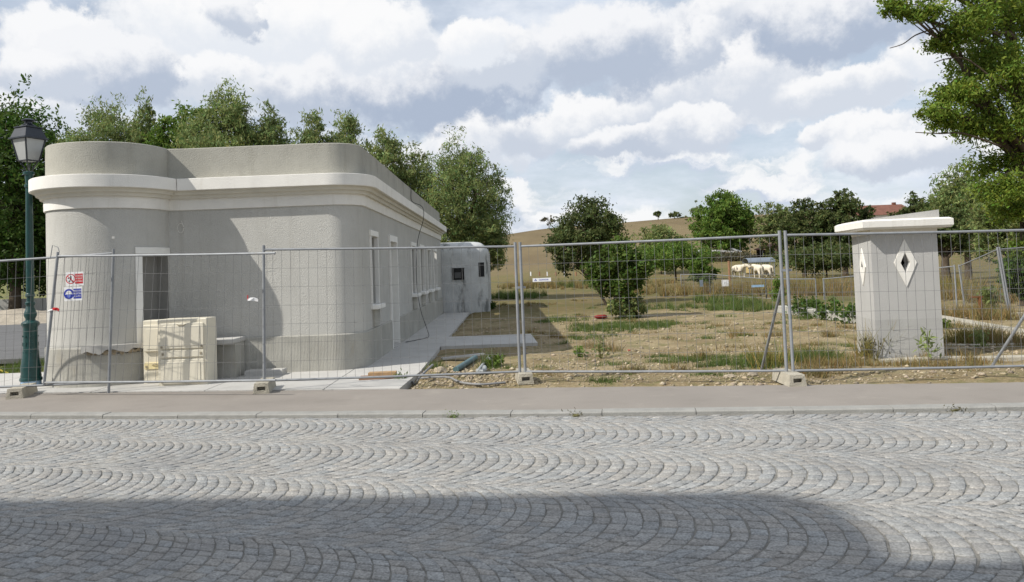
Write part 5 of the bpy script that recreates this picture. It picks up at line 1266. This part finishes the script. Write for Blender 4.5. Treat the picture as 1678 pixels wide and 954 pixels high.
# rubble
def rubble():
    g = np.random.default_rng(301); base = np.array([(1, 0, 0), (-1, 0, 0), (0, 1, 0), (0, -1, 0), (0, 0, 1), (0, 0, -1)], float)
    fs = np.array([(0, 2, 4), (2, 1, 4), (1, 3, 4), (3, 0, 4), (2, 0, 5), (1, 2, 5), (3, 1, 5), (0, 3, 5)])
    VV = []; TT = []; k = 0
    zones = [(3.0, 10.75, 4.2, .6, 1100, .010), (5.2, 10.5, 2.5, .5, 380, .015), (.6, 12.2, 2.2, 1.2, 1400, .012), (-.6, 11.6, 1.0, .7, 800, .014), (3.5, 13, 3.5, 2.2, 1300, .013), (3.5, 17, 5, 3.5, 900, .016), (3, 22, 7, 4, 500, .02), (8, 13.5, 2, 1.5, 500, .02), (9, 18, 3, 3, 300, .02), (2.9, 10.35, .6, .25, 60, .022), (-.9, 12.9, .6, .7, 200, .018)]
    for cx, cy, rx, ry, n, s in zones:
        x, y = scatter_ellipse(cx, cy, rx, ry, n, g)
        for a, b in zip(x, y):
            if b < backY(a)+.02 or (a < -1.42) or (-1.5 < a < .7 and 16.6 < b < 19.2): continue
            sc = min(.055, s*np.exp(.55*g.normal()))*np.array([1.2, 1, .6]); rz = g.random()*6.28
            v = base*sc*(.7+.6*g.random((6, 1))); c_, s_ = math.cos(rz), math.sin(rz)
            v = np.stack([v[:, 0]*c_-v[:, 1]*s_, v[:, 0]*s_+v[:, 1]*c_, v[:, 2]], 1)
            VV.append(v+np.array([a, b, gz(a, b)+sc[2]*.25])); t = .55+.75*g.random(); TT.append((t, t*(.95+.07*g.random()), t*(.85+.15*g.random()))); k += 1
    n = len(VV)
    raw('rubble', np.vstack(VV), (fs[None]+6*np.arange(n)[:, None, None]).reshape(-1, 3), STONE, tint=np.repeat(np.array(TT), 8, axis=0), kind='stuff')
rubble()
# individual weeds
def weed(label, px, py, hpx, kind, nleaf, size, seed, stems=3, spread=.3, name='weed', asp=.4, mat_=None, world=None):
    g = np.random.default_rng(seed); p = world or Gz(px, py); H = hpx/F*p.y
    t = thing(name, label, 'plant', p); st = MB(); P = []
    for i in range(stems):
        a = g.uniform(0, 2*PI); d = Vector((math.cos(a)*spread*g.random(), math.sin(a)*spread*g.random(), 1))*H*(.65+.35*g.random())
        st.tube([p+Vector((0, 0, -.03)), p+d*.5+Vector((g.normal()*.02, 0, 0)), p+d], [.008, .006, .003], 4)
        for k in range(nleaf//stems):
            u = .1+.9*g.random(); P.append(p+d*u+Vector((g.normal(), g.normal(), g.normal()*.6))*(.05+.09*H*(1.1-u)))
    st.build('stem', mat('weed_stem', (.14, .13, .05), .8, .2), t)
    v, f = leafquads(np.array([tuple(q) for q in P]), size, asp, .2, seed=seed); tn = .7+.6*g.random(len(P))
    raw('leaves', v, f, mat_ or LEAF[kind], t, tint=np.stack([tn, tn, tn*.9], 1))
weed('tall thin weed with brown tips before the shrub', 985, 588, 34, 'pale', 130, .07, 401, 7, .5)
weed('dark low leafy weed left of the tall thin one', 951, 585, 14, 'mid', 110, .07, 402, 6, .9)
weed('grey leaved thistle in front of the kiosk wall', 1521, 592, 52, 'willow', 64, .12, 403, 1, .08, 'thistle', .3)
weed('bushy green weed on the apron corner by the pavement', 652, 635, 24, 'mid', 150, .06, 404, 6, .8)
weed('bright green weed beside the grey pipe elbows', 812, 602, 22, 'mid', 170, .08, 405, 7, .7)
weed('dry brown weed at the left foot of the kiosk', 1435, 592, 46, 'bare', 120, .05, 406, 8, .5)
weed('yellow green tall weed beside the rusty stake', 1626, 516, 56, 'pale', 380, .13, 407, 7, .45)
weed('thin sapling behind the leaning twin posts', 1277, 500, 52, 'mid', 260, .15, 408, 4, .25, 'sapling')
weed('small dark plant on top of the ivy wall', 1366, 497, 13, 'bushy', 110, .09, 409, 5, .9)
weed('dark low plant on the edging strip right of the kiosk', 1552, 538, 14, 'bushy', 120, .09, 410, 6, .9)
weed('leafy plant at the foot of the bunker', 768, 512, 16, 'mid', 160, .13, 411, 8, 1.2)
weed('round dark plant at the right corner of the bunker', 805, 506, 12, 'dark', 140, .13, 412, 8, .9)
weed('spindly weed by the right edge brace', 1610, 570, 30, 'pale', 90, .09, 413, 4, .5)
weed('sprig of dry grass in the kerb joint right of centre', 940, 677, 3.5, 'bare', 60, .03, 414, 8, 3.5, world=Vector((.72, 8.78, -.04)))
weed('green tuft growing in the kerb joint at centre', 748, 677, 3.2, 'mid', 70, .028, 415, 7, 2.2, world=Vector((-.66, 8.99, -.04)))
weed('dry straw tuft on the kerb at the right', 1565, 668, 2.5, 'bare', 50, .03, 416, 8, 4, world=Vector((4.6, 8.23, -.03)))

# ------------------------------------------------------------------ the house across the road behind the camera, whose shadow lies on the setts
HC = Vector((-12.48, -1.27))
oh = thing('town_house', 'tall rendered town house across the road behind the viewpoint', 'house', (HC.x, HC.y, 0))
for nm, (x0, x1, h) in dict(tall=(-14, 0, 15.0), low=(.01, 3.7, 12.6)).items():
    cr = .6 if nm == 'tall' else .5
    def plan(i_): return [(HC.x+x0+i_, HC.y-9+i_), (HC.x+x1-i_, HC.y-9+i_)] + [(HC.x+x1-cr+(cr-i_)*math.cos(t_), HC.y-cr+(cr-i_)*math.sin(t_)) for t_ in np.linspace(0, PI/2, 9)] + [(HC.x+x0+i_, HC.y-i_)]
    MB().prism(plan(0), -.2, h).build('wall', RENDER, oh)
    MB().prism(plan(.012), h+.002, h+.10).build('roof', REDT, oh)
    nx_ = int((x1-x0)/1.8)
    for f_ in range(5):
        for i in range(nx_):
            xx = HC.x+x0+(i+.5)*(x1-x0)/nx_; z = 1.9+f_*2.9
            if z+.9 > h: continue
            if x0+1.6 > xx-HC.x and x0 > 0 or xx-HC.x > x1-1.6: continue
            wi = MB().box((xx, HC.y+.005, z), (1.0, .03, 1.5)).build('window', DARK, oh); fr_ = MB()
            for sx in (-1, 1): fr_.box((xx+sx*.54, HC.y+.02, z), (.08, .08, 1.66))
            for sz in (-1, 1): fr_.box((xx, HC.y+.02, z+sz*.79), (1.0, .078, .08))
            fr_.build('frame', TRIM, wi)
oh.rotation_euler = (0, 0, -.10)
